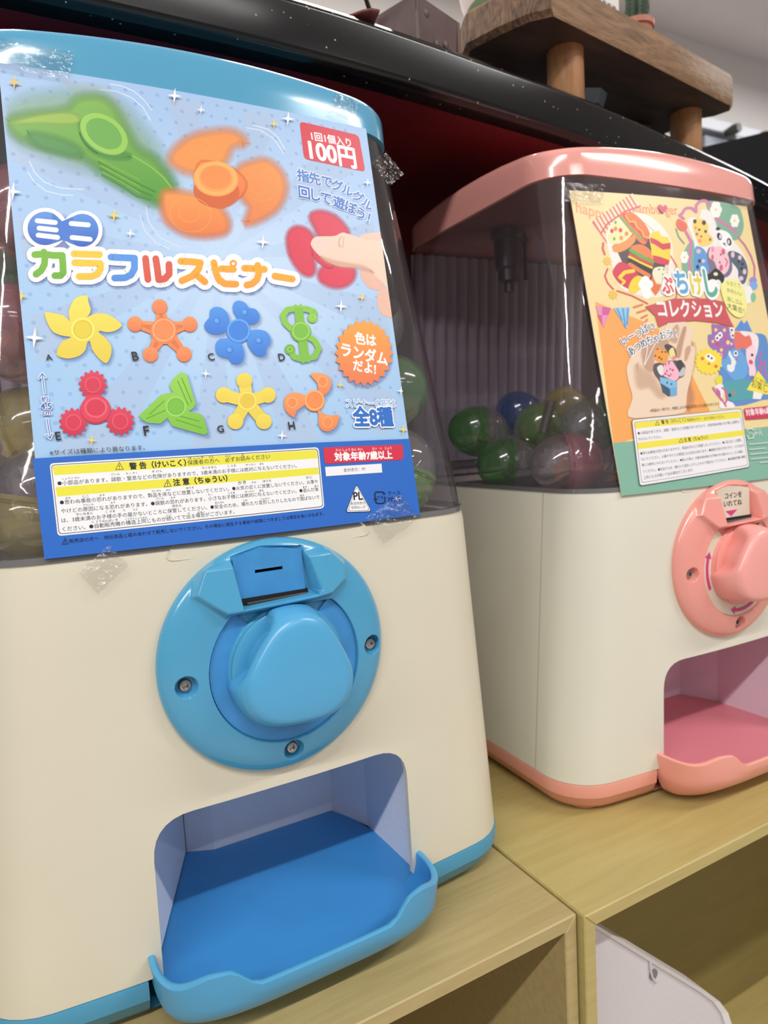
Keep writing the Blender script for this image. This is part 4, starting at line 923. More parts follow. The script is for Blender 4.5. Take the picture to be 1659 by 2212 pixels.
    A.poly(p7([(228, 212), (1344, 94), (1352, 160), (234, 274)]), YW); A.poly(p7([(253, 424), (1378, 288), (1388, 345), (262, 492)]), YW)
    BK = (54, 52, 58)
    A.text('警 告（けいこく）', p7([(512, 225)])[0], p7([(770, 196)])[0], BK, 0.02); A.text('保護者の方へ　必ずお読みください', p7([(780, 198)])[0], p7([(1175, 160)])[0], BK)
    A.text('注 意（ちゅうい）', p7([(750, 412)])[0], p7([(1000, 382)])[0], BK, 0.02)
    for cx, cy in ((465, 218), (716, 400)):
        t = p7([(cx, cy - 24), (cx + 22, cy + 18), (cx - 20, cy + 20)])
        for i in range(3): A.stroke([t[i], t[(i + 1) % 3]], 1.0, BK, k=4)
    for s, a, b in (('●小部品があります。誤飲・窒息などの危険がありますので、対象年齢未満のお子様には絶対に', (262, 338), (1340, 212)), ('与えないでください。', (268, 400), (515, 372)),
                    ('●思わぬ事故の恐れがありますので、製品を床などに放置しないでください。●火気の近くに放置し', (290, 550), (1365, 405)), ('ないでください。火事ややけどの原因になる恐れがあります。●誤飲の恐れがあります。小さなお子', (298, 612), (1385, 462)),
                    ('様には絶対に与えないでください。●遊んだ後は、対象年齢未満のお子様の手の届かないところに保管し', (304, 672), (1380, 525)), ('てください。●安全のため、壊れたり変形したりしたもので遊ばないでください。●自動販売機の構造', (315, 742), (1400, 580)), ('上同じものが続いて出る場合がございます。', (322, 806), (850, 722))):
        A.text(s, p7([a])[0], p7([b])[0], BK, 0.0, 2)
    A.poly(rounded(p7([(1380, 62), (1800, 20), (1810, 150), (1400, 180)]), 3), (200, 60, 92)); A.text('対象年齢6歳以上', p7([(1405, 135)])[0], p7([(1750, 100)])[0], (238, 220, 228), 0.03)
    TL = (222, 234, 228)
    for seg in ([(1416, 300), (1425, 278), (1465, 275), (1480, 290)], [(1482, 330), (1480, 372), (1430, 382), (1420, 345)]): A.stroke(p7(seg), 1.8, TL, k=5)
    A.text('プラ', p7([(1430, 345)])[0], p7([(1475, 340)])[0], TL); A.text('ケース', p7([(1490, 305)])[0], p7([(1560, 298)])[0], TL); A.text('PP.PS', p7([(1495, 352)])[0], p7([(1575, 345)])[0], TL)
    for y, x0, x1 in ((440, 1440, 1700), (495, 1440, 1600), (545, 1450, 1800), (595, 1455, 1800), (632, 1550, 1800)):
        x = x0
        while x < x1:
            A.stroke(p7([(x, y - (x - x0) * .09), (x + 14, y - (x + 14 - x0) * .09)]), 3.0, TL, 0.6, k=4); x += 22
    return A.build('poster_print', M_print, parent)
# ------------------------------------------------------------------ the capsule machine
ZT, ZD = 0.176, 0.3665
def half_w(z): return 0.1283 - 0.0753 * max(0.0, z)
def y_front(z): return max(0.0, z - 0.176) * LEAN
def y_back(z): return 0.262 - 0.07 * max(0.0, z)
def outline(z, inset=0.0, r=0.030, dw=0.0, nf=14, nc=8):
    """closed loop (counter-clockwise from above) of the machine's plan at height z"""
    w = half_w(z) - inset + dw; yf = y_front(z) + inset - dw; yb = y_back(z) - inset + dw
    r = max(0.004, r - inset * 0.6); c = CK
    xe = w - r
    for _ in range(6):
        al = math.atan(2 * c * xe); xe = w - r + r * math.sin(al)
    ye = yf + c * xe * xe; cy = ye + r * math.cos(al); cx = w - r
    pts = []
    for i in range(nf + 1):
        x = -xe + 2 * xe * i / nf; pts.append((x, yf + c * x * x, z))
    for i in range(1, nc + 1):
        a = -PI / 2 + al + (PI / 2 - al) * i / nc; pts.append((cx + r * math.cos(a), cy + r * math.sin(a), z))
    rb = 0.03
    for i in range(1, 7): pts.append((w, cy + (yb - rb - cy) * i / 6, z))
    for i in range(1, nc + 1):
        a = PI / 2 * i / nc; pts.append((w - rb + rb * math.cos(a), yb - rb + rb * math.sin(a), z))
    for i in range(1, 7): pts.append((w - rb - (2 * w - 2 * rb) * i / 6, yb, z))
    for i in range(1, nc + 1):
        a = PI / 2 + PI / 2 * i / nc; pts.append((-w + rb + rb * math.cos(a), yb - rb + rb * math.sin(a), z))
    for i in range(1, 7): pts.append((-w, yb - rb + (cy - yb + rb) * i / 6, z))
    for i in range(1, nc):
        a = PI + (PI / 2 - al) * i / nc; pts.append((-cx + r * math.cos(a), cy + r * math.sin(a), z))
    return pts
def boolean(o, cutters):
    for c in cutters:
        m = o.modifiers.new('cut', 'BOOLEAN'); m.operation = 'DIFFERENCE'; m.object = c; m.solver = 'EXACT'
    bpy.context.view_layer.update()
    dg = bpy.context.evaluated_depsgraph_get()
    me = bpy.data.meshes.new_from_object(o.evaluated_get(dg))
    o.modifiers.clear(); old = o.data; nm = old.name; o.data = me; bpy.data.meshes.remove(old); me.name = nm
    for c in cutters:
        d = c.data; bpy.data.objects.remove(c); bpy.data.meshes.remove(d)
    return o
def prism_xz(pts, y0, y1, bm=None):
    own = bm is None
    if own: bm = bmesh.new()
    a = [bm.verts.new((x, y0, z)) for x, z in pts]; b = [bm.verts.new((x, y1, z)) for x, z in pts]
    n = len(pts); bm.faces.new(a); bm.faces.new(list(reversed(b)))
    for i in range(n):
        j = (i + 1) % n; bm.faces.new((a[j], a[i], b[i], b[j]))
    return bm
def smoothed(o, ang=35):
    for p in o.data.polygons: p.use_smooth = True
    o.data.set_sharp_from_angle(angle=math.radians(ang))
    return o

PROTO = {}
BC = (-0.0015, 0.1257)            # bezel centre
BR = 0.0505
KC = (0.0005, 0.1222)             # knob / ring centre
SCREWS = [(-0.0418, 0.1214), (0.0418, 0.1222), (0.0005, 0.0842)]
def inside_poly(x, z, P):
    d = 1e9; s = True
    n = len(P)
    for i in range(n):
        ax, az = P[i]; bx, bz = P[(i + 1) % n]
        L = math.hypot(bx - ax, bz - az)
        e = ((bx - ax) * (z - az) - (bz - az) * (x - ax)) / L
        d = min(d, e)
    return d          # >0 inside for counter-clockwise
PLAT = [(-0.0345, 0.1575), (-0.0240, 0.1490), (-0.012, 0.1492), (0.0, 0.1495), (0.0135, 0.1500), (0.0215, 0.1508), (0.0285, 0.1555), (0.0290, 0.1615), (0.0235, 0.1672), (-0.0305, 0.1670)]
REC = [(-0.0172, 0.1501), (0.0145, 0.1514), (0.0112, 0.1712), (-0.0070, 0.1738), (-0.0198, 0.1708)]
def bezel_h(x, z):
    r = math.hypot(x - BC[0], z - BC[1])
    h = 0.0010 + 0.0062 * math.sqrt(max(0.0, 1 - (max(0.0, r - 0.036) / 0.0146) ** 2))
    rr = math.hypot(x - KC[0], z - KC[1])
    top = sstep(0.1475, 0.1462, z)
    ringin = sstep(0.0335, 0.0328, rr) * top
    h = h * (1 - ringin) + ringin * (0.0046 if rr > 0.0262 else 0.0046 + 0.0026 * sstep(0.0262, 0.0254, rr))
    d = inside_poly(x, z, PLAT)
    hp = 0.0118 - max(0.0, z - 0.150) * 0.20 - max(0.0, abs(x) - 0.018) * 0.12
    k = sstep(-0.0026, 0.0004, d)
    h = h * (1 - k) + hp * k if hp > h else h
    # slope of the upper left and right facets down to the disc edge
    if z > 0.150:
        k2 = sstep(0.0, -0.012, d) * 0 ; h += k2
    d = inside_poly(x, z, REC)
    k = sstep(-0.0007, 0.0006, d)
    # sloped right cheek of the coin recess
    if x > 0.004 and 0.150 < z < 0.172:
        k = max(k, sstep(0.0178 - (z - 0.152) * 0.30, 0.0125 - (z - 0.152) * 0.10, x)) if z > 0.1525 else k
    h = h * (1 - k) + 0.0036 * k
    for sx, sz in SCREWS:
        q = math.hypot(x - sx, z - sz); h -= sstep(0.0046, 0.0036, q) * 0.0042
    return h
def make_bezel(parent, m):
    na, nr = 640, 210
    if 'bezel' in PROTO:
        me = PROTO['bezel'].copy(); o = bpy.data.objects.new('dial_bezel', me); C.objects.link(o); o.parent = parent; me.materials.clear(); me.materials.append(m); return o
    bm = bmesh.new(); rings = []
    c = bm.verts.new((BC[0], CK * BC[0] ** 2 - bezel_h(*BC), BC[1]))
    for k in range(1, nr + 1):
        r = BR * (k / nr) ** 0.93; row = []
        for i in range(na):
            a = 2 * PI * i / na; x = BC[0] + r * math.cos(a); z = BC[1] + r * math.sin(a)
            row.append(bm.verts.new((x, CK * x * x - bezel_h(x, z), z)))
        rings.append(row)
    rings.append([bm.verts.new((v.co.x, CK * v.co.x ** 2 + 0.0004, v.co.z)) for v in rings[-1]])
    for i in range(na): bm.faces.new((c, rings[0][i], rings[0][(i + 1) % na]))
    for k in range(len(rings) - 1):
        for i in range(na):
            j = (i + 1) % na; bm.faces.new((rings[k][i], rings[k][j], rings[k + 1][j], rings[k + 1][i]))
    o = bm_obj('dial_bezel', bm, m, parent, smooth=50); PROTO['bezel'] = o.data; return o
def make_knob(parent, m):
    n = 108; rings = []
    yb = -0.0045
    def prof(y, sc_, sharp, fl):
        ring = []
        for i in range(n):
            a = 2 * PI * i / n; d = 1e9
            for L in (86, 206, 326):
                t = abs((math.degrees(a) - L + 180) % 360 - 180); d = min(d, t)
            # d = 0 at a lobe, 60 at the middle of a flank
            k = 1 - sstep(27 - 9 * sharp, 34 + 10 * (1 - sharp), d)
            smooth_tri = 0.5 + 0.5 * math.cos(math.radians(d * 3))
            k = k * sharp + smooth_tri * (1 - sharp)
            rad = (fl + (0.0266 - fl) * k) * sc_
            ring.append((KC[0] + rad * math.cos(a), yb - y, KC[1] + rad * math.sin(a)))
        rings.append(ring)
    prof(0.0, 0.97, 1.0, 0.0186); prof(0.0012, 1.0, 1.0, 0.0186)
    prof(0.006, 0.995, 1.0, 0.0190); prof(0.010, 0.988, 0.9, 0.0198); prof(0.0128, 0.975, 0.6, 0.0206); prof(0.015, 0.955, 0.2, 0.0220)
    prof(0.0170, 0.935, 0.05, 0.0222); prof(0.0186, 0.895, 0.0, 0.0222); prof(0.0196, 0.84, 0.0, 0.0222); prof(0.0201, 0.76, 0.0, 0.0222); prof(0.0206, 0.5, 0.0, 0.0222); prof(0.0208, 0.2, 0.0, 0.0222)
    v, f = loft(rings, True, True)
    f = [tuple(reversed(q)) for q in f]
    o = mesh_obj('dial_knob', v, f, m, parent, smooth=60)
    bm = bmesh.new(); bm.from_mesh(o.data); bmesh.ops.recalc_face_normals(bm, faces=bm.faces); bm.to_mesh(o.data); bm.free()
    return smoothed(o, 60)
def ring_plate(parent, m):
    bm = bmesh.new(); n = 90
    def y(x): return CK * x * x - 0.0058
    prev = None; first = None
    a0, a1 = math.radians(128), math.radians(412)
    for i in range(n + 1):
        a = a0 + (a1 - a0) * i / n
        ro, ri = 0.0329, 0.0258
        row = []
        for rad, yy in ((ro, 0.0012), (ro, 0.0), (ri, 0.0), (ri, 0.0012)):
            x = KC[0] + rad * math.cos(a); z = KC[1] + rad * math.sin(a)
            z = min(z, 0.1468); row.append(bm.verts.new((x, y(x) + yy, z)))
        if prev:
            for k in range(3): bm.faces.new((prev[k], prev[k + 1], row[k + 1], row[k]))
        prev = row
    return bm_obj('ring_plate', bm, m, parent, smooth=40)
def tray(parent, m, mfloor):
    """scoop with a waisted lip that sticks out of the front"""
    n = 48; outer = [True]
    def plan(inset):
        pts = []
        w = 0.0655 - inset * (0.36 if inset > 0.0012 and outer[0] else 1.0); d = 0.0376 - inset
        for i in range(n + 1):
            t = PI * i / n                        # 0 right end .. pi left end
            c, s = math.cos(t), math.sin(t)
            e = 0.50
            x = w * (abs(c) ** e) * (1 if c > 0 else -1); y = -d * (abs(s) ** 0.62)
            pts.append((x, y + 0.004))
        return pts
    def lip(x, y):
        a = abs(x)
        z = 0.0105 + 0.0055 * sstep(0.062, 0.046, a)
        z = z - 0.0085 * sstep(0.041, 0.029, a)
        return z
    rings = []
    for ins, z in ((0.0245, -0.0168), (0.0200, -0.0160), (0.0150, -0.0138), (0.0100, -0.0100), (0.0058, -0.0064), (0.0026, -0.0020), (0.0012, 0.0015)):
        rings.append([(x, y, z) for x, y in plan(ins)])
    outer[0] = False
    rings.append([(x, y, min(lip(x, y) - 0.004, 0.9)) for x, y in plan(0.0003)])
    rings.append([(x, y, lip(x, y) - 0.0005) for x, y in plan(0.0)])
    rings.append([(x, y, lip(x, y)) for x, y in plan(0.0007)])
    rings.append([(x, y, lip(x, y)) for x, y in plan(0.0020)])
    INNER = len(rings)
    rings.append([(x, y, lip(x, y) - 0.0006) for x, y in plan(0.0027)])
    rings.append([(x, y, lip(x, y) - 0.006) for x, y in plan(0.0032)])
    rings.append([(x, y, -0.002) for x, y in plan(0.0056)])
    rings.append([(x, y, -0.0043) for x, y in plan(0.0095)])
    rings.append([(x, y, -0.0049) for x, y in plan(0.0150)])
    v, f = [], []
    m_ = n + 1
    for r in rings: v += r
    for k in range(len(rings) - 1):
        for i in range(n):
            f.append((k * m_ + i, k * m_ + i + 1, (k + 1) * m_ + i + 1, (k + 1) * m_ + i))
    f.append(tuple(range(m_)))
    L = len(rings) - 1
    f.append(tuple(reversed(range(L * m_, L * m_ + m_))))
    o = mesh_obj('prize_tray', v, f, m, parent)
    bm = bmesh.new(); bm.from_mesh(o.data); bmesh.ops.recalc_face_normals(bm, faces=bm.faces); bm.to_mesh(o.data); bm.free()
    o.data.materials.append(mfloor)
    for i_, p_ in enumerate(o.data.polygons):
        if i_ >= n * (INNER) and i_ < n * (len(rings) - 1): p_.material_index = 1
    smoothed(o, 45)
    # the floor plate runs back into the chute
    fl = [(-0.0500, -0.0120), (-0.0400, -0.0185), (0.0, -0.0215), (0.0400, -0.0185), (0.0500, -0.0120), (0.0560, -0.002), (0.0655, 0.012), (0.0655, 0.050), (0.0600, 0.072), (0.0530, 0.0865), (0.030, 0.0895), (-0.034, 0.0960), (-0.040, 0.085), (-0.0655, 0.014), (-0.0560, -0.002)]
    bm = bmesh.new()
    a = [bm.verts.new((x, y, -0.0046)) for x, y in fl]; b = [bm.verts.new((x, y, -0.0075)) for x, y in fl]
    bm.faces.new(a); bm.faces.new(list(reversed(b)))
    for i in range(len(fl)):
        j = (i + 1) % len(fl); bm.faces.new((a[i], b[i], b[j], a[j]))
    f2 = bm_obj('tray_floor', bm, mfloor, o)
    return o
def arrow_sticker(parent, a0, a1, m):
    bm = bmesh.new(); n = 12; prev = None; r = 0.0294
    for i in range(n + 1):
        a = math.radians(a0 + (a1 - a0) * i / n)
        row = [bm.verts.new((KC[0] + rr * math.cos(a), CK * (rr * math.cos(a)) ** 2 - 0.0060, KC[1] + rr * math.sin(a))) for rr in (r - 0.0011, r + 0.0011)]
        if prev: bm.faces.new((prev[0], prev[1], row[1], row[0]))
        prev = row
    sg = 1 if a1 > a0 else -1
    t = math.radians(a1); t2 = math.radians(a1 + sg * 8)
    q = [bm.verts.new((KC[0] + rr * math.cos(tt), CK * (rr * math.cos(tt)) ** 2 - 0.0060, KC[1] + rr * math.sin(tt))) for rr, tt in ((r - 0.0028, t), (r + 0.0028, t), (r, t2))]
    bm.faces.new(q)
    return bm_obj('printed_arrow', bm, m, parent)
def capsule_machine(which, loc, rz, name_label):
    blue = which == 'B'
    root = empty('capsule_machine')
    if blue:
        ml = mat('lid_blue_plastic', (84, 160, 198), 0.16, coat=0.5, noise=0.03, nscale=7)
        mb = mat('bezel_blue_plastic', (76, 158, 200), 0.22, coat=0.4, noise=0.03, nscale=9)
        mk = mat('knob_blue_plastic', (82, 164, 212), 0.27)
        mp = mat('plate_bright_blue', (66, 150, 216), 0.38, noise=0.22, nscale=60)
        mbase = mat('base_blue_plastic', (74, 148, 184), 0.35)
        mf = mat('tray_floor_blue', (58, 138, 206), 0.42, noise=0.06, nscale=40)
        mt = mat('tray_blue_plastic', (78, 158, 204), 0.33)
        mch = mat('chute_lilac_grey', (222, 224, 236), 0.55, bump=0.2, bscale=500)
        body_m = M_cream
    else:
        ml = mat('lid_pink_plastic', (232, 160, 152), 0.16, coat=0.5)
        mb = mat('bezel_pink_plastic', (234, 156, 146), 0.22, coat=0.4)
        mk = mat('knob_pink_plastic', (238, 164, 158), 0.30)
        mp = mat('plate_offwhite', (226, 212, 194), 0.4, noise=0.15, nscale=50)
        mbase = mat('base_pink_plastic', (228, 156, 140), 0.35)
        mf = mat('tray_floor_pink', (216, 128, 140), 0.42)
        mt = mat('tray_pink_plastic', (238, 162, 150), 0.33)
        mch = mat('chute_mauve', (226, 206, 218), 0.55, bump=0.2, bscale=500)
        body_m = M_cream2
    # body shell with the chute pocket cut out
    v, f = loft([outline(z) for z in (0.0, 0.012, 0.05, 0.10, 0.14, 0.172)] + [outline(ZT, 0.0006)])
    body = mesh_obj('body_shell', v, f, body_m, root)
    op = rounded([(-0.0608, -0.05), (0.0608, -0.05), (0.0598, 0.0668), (-0.0592, 0.0668)], 0.017, 7)
    op = [(-0.0608, -0.05), (0.0608, -0.05)] + [p for p in op if p[1] > 0.0]
    c1 = bm_obj('cutter', prism_xz(op, -0.05, 0.02)); 
    c2 = bm_obj('cutter', box_bm(-0.068, 0.068, 0.0048, 0.100, -0.05, 0.082))
    c3 = bm_obj('cutter', box_bm(-0.105, 0.105, 0.016, 0.235, 0.165, 0.19, 0.003))
    boolean(body, [c1, c2, c3]); smoothed(body, 30)
    # raised lock tab of the body in front of the dome
    tp = rounded([(-0.046, 0.1715), (0.049, 0.1715), (0.034, 0.1885), (-0.032, 0.1885)], 0.006, 5)
    bm = bmesh.new()
    A_ = [bm.verts.new((x, face_y(x, z) - 0.0003, z)) for x, z in tp]; B_ = [bm.verts.new((x, face_y(x, z) + 0.004, z)) for x, z in tp]
    bm.faces.new(A_); bm.faces.new(list(reversed(B_)))
    for i in range(len(tp)): j = (i + 1) % len(tp); bm.faces.new((A_[j], A_[i], B_[i], B_[j]))
    bm_obj('lock_tab', bm, body_m, root)
    # seam between front shell and side
    for s in (-1, 1):
        bm = bmesh.new()
        q = [bm.verts.new((s * (half_w(z) + 0.00015), y, z)) for z, y in ((0.0, 0.0423), (0.0, 0.0432), (ZT, 0.0432), (ZT, 0.0423))]
        bm.faces.new(q); o = bm_obj('side_seam', bm, mat('seam_darker_cream', (200, 192, 172), 0.6), body)  # thin strip slightly darker than the cream shell
    # base ring
    v, f = loft([outline(0.0, 0.0085)[:] if False else [(x, y, -0.0189) for x, y, z in outline(0.0, 0.0100)],
                 [(x, y, -0.0176) for x, y, z in outline(0.0, 0.0062)], [(x, y, -0.0140) for x, y, z in outline(0.0, 0.0028)],
                 [(x, y, -0.0096) for x, y, z in outline(0.0, 0.0008)], [(x, y, -0.0086) for x, y, z in outline(0.0, 0.0)],
                 [(x, y, -0.0012) for x, y, z in outline(0.0, -0.0006)], [(x, y, -0.0003) for x, y, z in outline(0.0, -0.0003)]])
    base = mesh_obj('base_ring', v, f, mbase, root)
    boolean(base, [bm_obj('cutter', box_bm(-0.0662, 0.0662, -0.05, 0.100, -0.0176, 0.05))]); smoothed(base, 30)
    for fx, fy in ((-0.103, 0.0285), (0.103, 0.0285), (-0.108, 0.235), (0.108, 0.235)):
        bm = bmesh.new(); lathe(bm, [(0.011, -0.0207), (0.0125, -0.0196), (0.0125, -0.018)], 20, loc=(fx, fy, 0)); bm_obj('foot', bm, mbase, base, smooth=40)
    # chute liner
    bm = bmesh.new()
    wall = [(-0.0640, 0.0052), (-0.0325, 0.0935), (-0.017, 0.0862), (0.0540, 0.0862), (0.0645, 0.060), (0.0662, 0.0052)]
    def panel(p, q, z0, z1):
        bm.faces.new([bm.verts.new((p[0], p[1], z0)), bm.verts.new((q[0], q[1], z0)), bm.verts.new((q[0], q[1], z1)), bm.verts.new((p[0], p[1], z1))])
    for i in range(1, len(wall) - 1): panel(wall[i], wall[i + 1], -0.005, 0.078)
    o = bm_obj('chute_liner', bm, mch, root)
    bm = bmesh.new(); panel((-0.0640, 0.0052), (-0.0300, 0.0950), -0.0035, 0.078)
    bm_obj('chute_door', bm, mch, root)
    bm = bmesh.new(); tube_bm(bm, [(-0.0312, 0.0925, -0.004), (-0.0312, 0.0925, 0.075)], 0.0005, 5); bm_obj('chute_gap', bm, M_black, o)
    bm = box_bm(-0.067, 0.067, 0.0049, 0.099, 0.0775, 0.0785); bm_obj('chute_ceiling', bm, mch, root)
    tray(root, mt, mf)
    # dial
    bz = make_bezel(root, mb)
    yk = lambda x: CK * x * x
    cp = [(-0.0188, 0.1524), (0.0113, 0.1530), (0.0106, 0.1704), (0.002, 0.1722), (-0.0070, 0.1728), (-0.0135, 0.1719), (-0.0192, 0.1698)]
    bm = prism_xz(cp, -0.0054, -0.0035)
    plate = bm_obj('coin_plate', bm, mp, bz)
    if blue:
        boolean(plate, [bm_obj('cutter', box_bm(-0.0103, 0.0018, -0.0056, -0.0042, 0.1629, 0.1643))])
        bm_obj('plate_groove', box_bm(-0.0103, 0.0018, -0.0042, -0.0041, 0.1629, 0.1643), mat('groove_lilac', (150, 160, 200), 0.5), bz)
    bm_obj('coin_slot', box_bm(-0.0170, 0.0122, -0.0058, -0.0034, 0.1490, 0.1532), M_black, bz)
    bm = bmesh.new(); tube_bm(bm, [(-0.0150, -0.0060, 0.1508), (0.011, -0.0060, 0.1512)], 0.0008, 8); bm_obj('coin_roller', bm, mat('dark_rubber', (42, 42, 46), 0.35), bz, smooth=40)
    ring_plate(root, mp).parent = bz
    bm = bmesh.new(); lathe(bm, [(0.0245, -0.0050), (0.0245, -0.0080), (0.0238, -0.0084), (0.018, -0.0084)], 64, 'Y', (KC[0], 0, KC[1]))
    bm_obj('dial_hub', bm, mb, bz, smooth=40)
    kn = make_knob(root, mk)
    for sx, sz in SCREWS:
        bm = bmesh.new(); y = yk(sx)
        lathe(bm, [(0.0027, y - 0.0020), (0.0027, y - 0.0034), (0.0022, y - 0.0042), (0.0013, y - 0.0044), (0.0012, y - 0.0030)], 20, 'Y', (sx, 0, sz))
        s_ = bm_obj('bezel_screw', bm, M_chrome, bz, smooth=40)
    if not blue:
        mg = mat('magenta_print', (206, 58, 128), 0.4)
        bm = bmesh.new(); bm.faces.new([bm.verts.new(p) for p in ((-0.0120, -0.00545, 0.1575), (-0.0065, -0.00545, 0.1538), (-0.0005, -0.00545, 0.1577))]); bm_obj('printed_arrow', bm, mg, plate)
        arrow_sticker(plate, 205, 165, mg); arrow_sticker(plate, 305, 262, mg)
        for s, x0, x1, z in (('コインを', -0.0125, 0.0035, 0.1655), ('いれてね♪'[:4], -0.0135, 0.0035, 0.1605)):
            g = glyphs(s, 0.02, 3); gx0 = min(p[0] for p in g[0]); gx1 = max(p[0] for p in g[0]); k = (x1 - x0) / (gx1 - gx0)
            mesh_obj('printed_words', [(x0 + (p[0] - gx0) * k, -0.00548, z + p[1] * k * 0.95) for p in g[0]], g[1], mat('black_print', (28, 30, 34), 0.5), plate)
    # dome
    v, f = loft([outline(z, 0.0006) for z in (ZT + 0.0002, 0.20, 0.24, 0.28, 0.32, 0.35, ZD)], False, False)
    dome = mesh_obj('clear_dome', v, f, M_clear, root, smooth=40)
    v, f = loft([outline(ZT + 0.0002, -0.0001), outline(ZT + 0.0026, -0.0001), outline(ZT + 0.0026, 0.0035), outline(ZT + 0.0002, 0.0035)], False, False)
    mesh_obj('dome_rim', v, f, clear_mat('dome_rim_plastic', (170, 168, 172), (150, 148, 150), 0.45, base=0.06), root, smooth=30)
    # fluted grey back panel
    bm = bmesh.new(); nxx = 240; rows = []
    for j, z in enumerate((0.178, 0.21, 0.25, 0.29, 0.33, 0.3655)):
        row = []
        for i in range(nxx + 1):
            x = -0.094 + 0.188 * i / nxx
            ph = i / nxx * 2 * PI * 8.5
            row.append(bm.verts.new((x, y_back(z) - 0.0075 - 0.0055 * abs(math.sin(ph)) ** 0.6 - 0.0006 * math.sin(z * 120 + i * .3), z)))
        rows.append(row)
    for j in range(len(rows) - 1):
        for i in range(nxx): bm.faces.new((rows[j][i], rows[j][i + 1], rows[j + 1][i + 1], rows[j + 1][i]))
    bm_obj('fluted_back_panel', bm, M_flute, root, smooth=40)
    # hopper floor under the capsules
    v, f = loft([[(x, y, 0.1700) for x, y, z in outline(ZT, 0.017)], [(x, y, 0.1712) for x, y, z in outline(ZT, 0.017)]])
    mesh_obj('hopper_floor', v, f, M_hopper, root)
    # lid
    def crown(x, y): return 0.3840 + 0.0068 * (1 - (x / 0.09) ** 2) + 0.0105 * (1 - ((y - 0.14) / 0.10) ** 2) * 0.9
    base_l = outline(ZD, -0.0004, nf=28, nc=12); cx, cy = 0.0, 0.14
    rings = []
    for ins, dz in ((0.010, None), (0.0022, -0.99), (0.0, -0.98), (0.0, -0.5), (0.0, -0.006), (0.0006, -0.0035), (0.0020, -0.0014), (0.0042, -0.0003), (0.008, 0.0), (0.02, 0.0), (0.04, 0.0), (0.065, 0.0), (0.085, 0.0)):
        ring = []
        for x, y, z in base_l:
            L = math.hypot(x - cx, y - cy); k = 1 - ins / (0.1 if ins > 0.01 else L)
            X, Y = cx + (x - cx) * k, cy + (y - cy) * k
            ct = crown(x if ins < 0.01 else X, y if ins < 0.01 else Y)
            if dz is None: Z = ZD + 0.004
            elif dz == -0.99: Z = ZD + 0.0003
            elif dz == -0.98: Z = ZD + 0.0009
            elif dz == -0.5: Z = ZD + (ct - 0.006 - ZD) * 0.5
            else: Z = ct + dz
            # the wall of the lid keeps leaning back
            Y2 = Y + (Z - ZD) * LEAN * 0.7 * max(0.0, 1 - (y - 0.04) / 0.06) if dz is not None else Y
            ring.append((X, Y2, Z))
        rings.append(ring)
    v, f = loft(rings, True, True)
    lid = mesh_obj('lid', v, f, ml, root)
    bm = bmesh.new(); bm.from_mesh(lid.data); bmesh.ops.recalc_face_normals(bm, faces=bm.faces); bm.to_mesh(lid.data); bm.free(); smoothed(lid, 40)
    # lock hanging from the underside of the lid
    if not blue:
        P = hit_axis(1096, 505, 2, ZD, 'P'); lx, ly = P.x, P.y
        bm = bmesh.new(); lathe(bm, [(0.013, ZD + 0.002), (0.013, ZD - 0.003), (0.0105, ZD - 0.005), (0.0105, ZD - 0.026), (0.0085, ZD - 0.028), (0.0085, ZD - 0.036), (0.004, ZD - 0.037), (0.004, ZD - 0.044)], 24, loc=(lx, ly, 0))
        lk = bm_obj('lock_barrel', bm, M_lockmetal, root, smooth=40)
        bm = bmesh.new(); tube_bm(bm, [(lx + 0.016, ly, ZD + 0.002), (lx + 0.0165, ly, ZD - 0.012), (lx + 0.0165, ly, ZD - 0.034)], 0.0017, 8)
        box_bm(lx + 0.004, lx + 0.019, ly - 0.002, ly + 0.002, ZD - 0.005, ZD - 0.002, bm=bm); bm_obj('lock_rod', bm, M_lockmetal, lk, smooth=40)
    root.location = loc; root.rotation_euler = (0, 0, rz)
    return root

blue_machine = capsule_machine('B', (0, 0, 0), 0, '')
tag(blue_machine, 'cream capsule vending machine with blue lid, blue dial and blue prize tray at left', 'vending machine')
pink_machine = capsule_machine('P', (PDX, PDY, 0), PYAW, '')
tag(pink_machine, 'cream and pink capsule vending machine with pink lid and dial, second in the row', 'vending machine')

def finish_poster(root, m, fn, nm, label):
    p = empty(nm, root.location, root.rotation_euler.z)
    tag(p, label, 'poster'); fn(p); return p
blue_p = finish_poster(blue_machine, 'B', blue_poster, 'display_poster', 'light blue spinner toy poster with green and orange spinners on the blue-lidded machine')
pink_p = finish_poster(pink_machine, 'P', pink_poster, 'display_poster', 'yellow and teal poster of food and animal erasers on the pink-lidded machine')

# ------------------------------------------------------------------ clear tape at the poster corners
def tape_piece(m, cx, cy, w, h, rot, seed, label):
    """crumpled strip; centre and size given in photo points, laid on the machine's front"""
    random.seed(seed); nx, ny = 12, 8; vs_, fs = [], []
    ca, sa = math.cos(rot), math.sin(rot)
    for j in range(ny + 1):
        for i in range(nx + 1):
            u, v = i / nx - .5, j / ny - .5
            x, y = u * w, v * h
            if j in (0, ny): y += random.uniform(-1, 1) * h * 0.03
            if i in (0, nx): x += (2.5 if j % 2 else -2.5) * 0.5
            px, py = cx + x * ca - y * sa, cy + x * sa + y * ca
            fx, fz = hit_face(m, px, py)
            edge = min(i, nx - i, j, ny - j)
            vs_.append((fx, face_y(fx, fz) - 0.0024 - (random.uniform(0, 0.0009) if edge else 0), fz))
    for j in range(ny):
        for i in range(nx): q = j * (nx + 1) + i; fs.append((q, q + 1, q + nx + 2, q + nx + 1))
    r = blue_machine if m == 'B' else pink_machine
    o = mesh_obj('clear_tape', vs_, fs, M_tape, None)
    o.location = r.location; o.rotation_euler = r.rotation_euler
    tag(o, label, 'tape'); return o
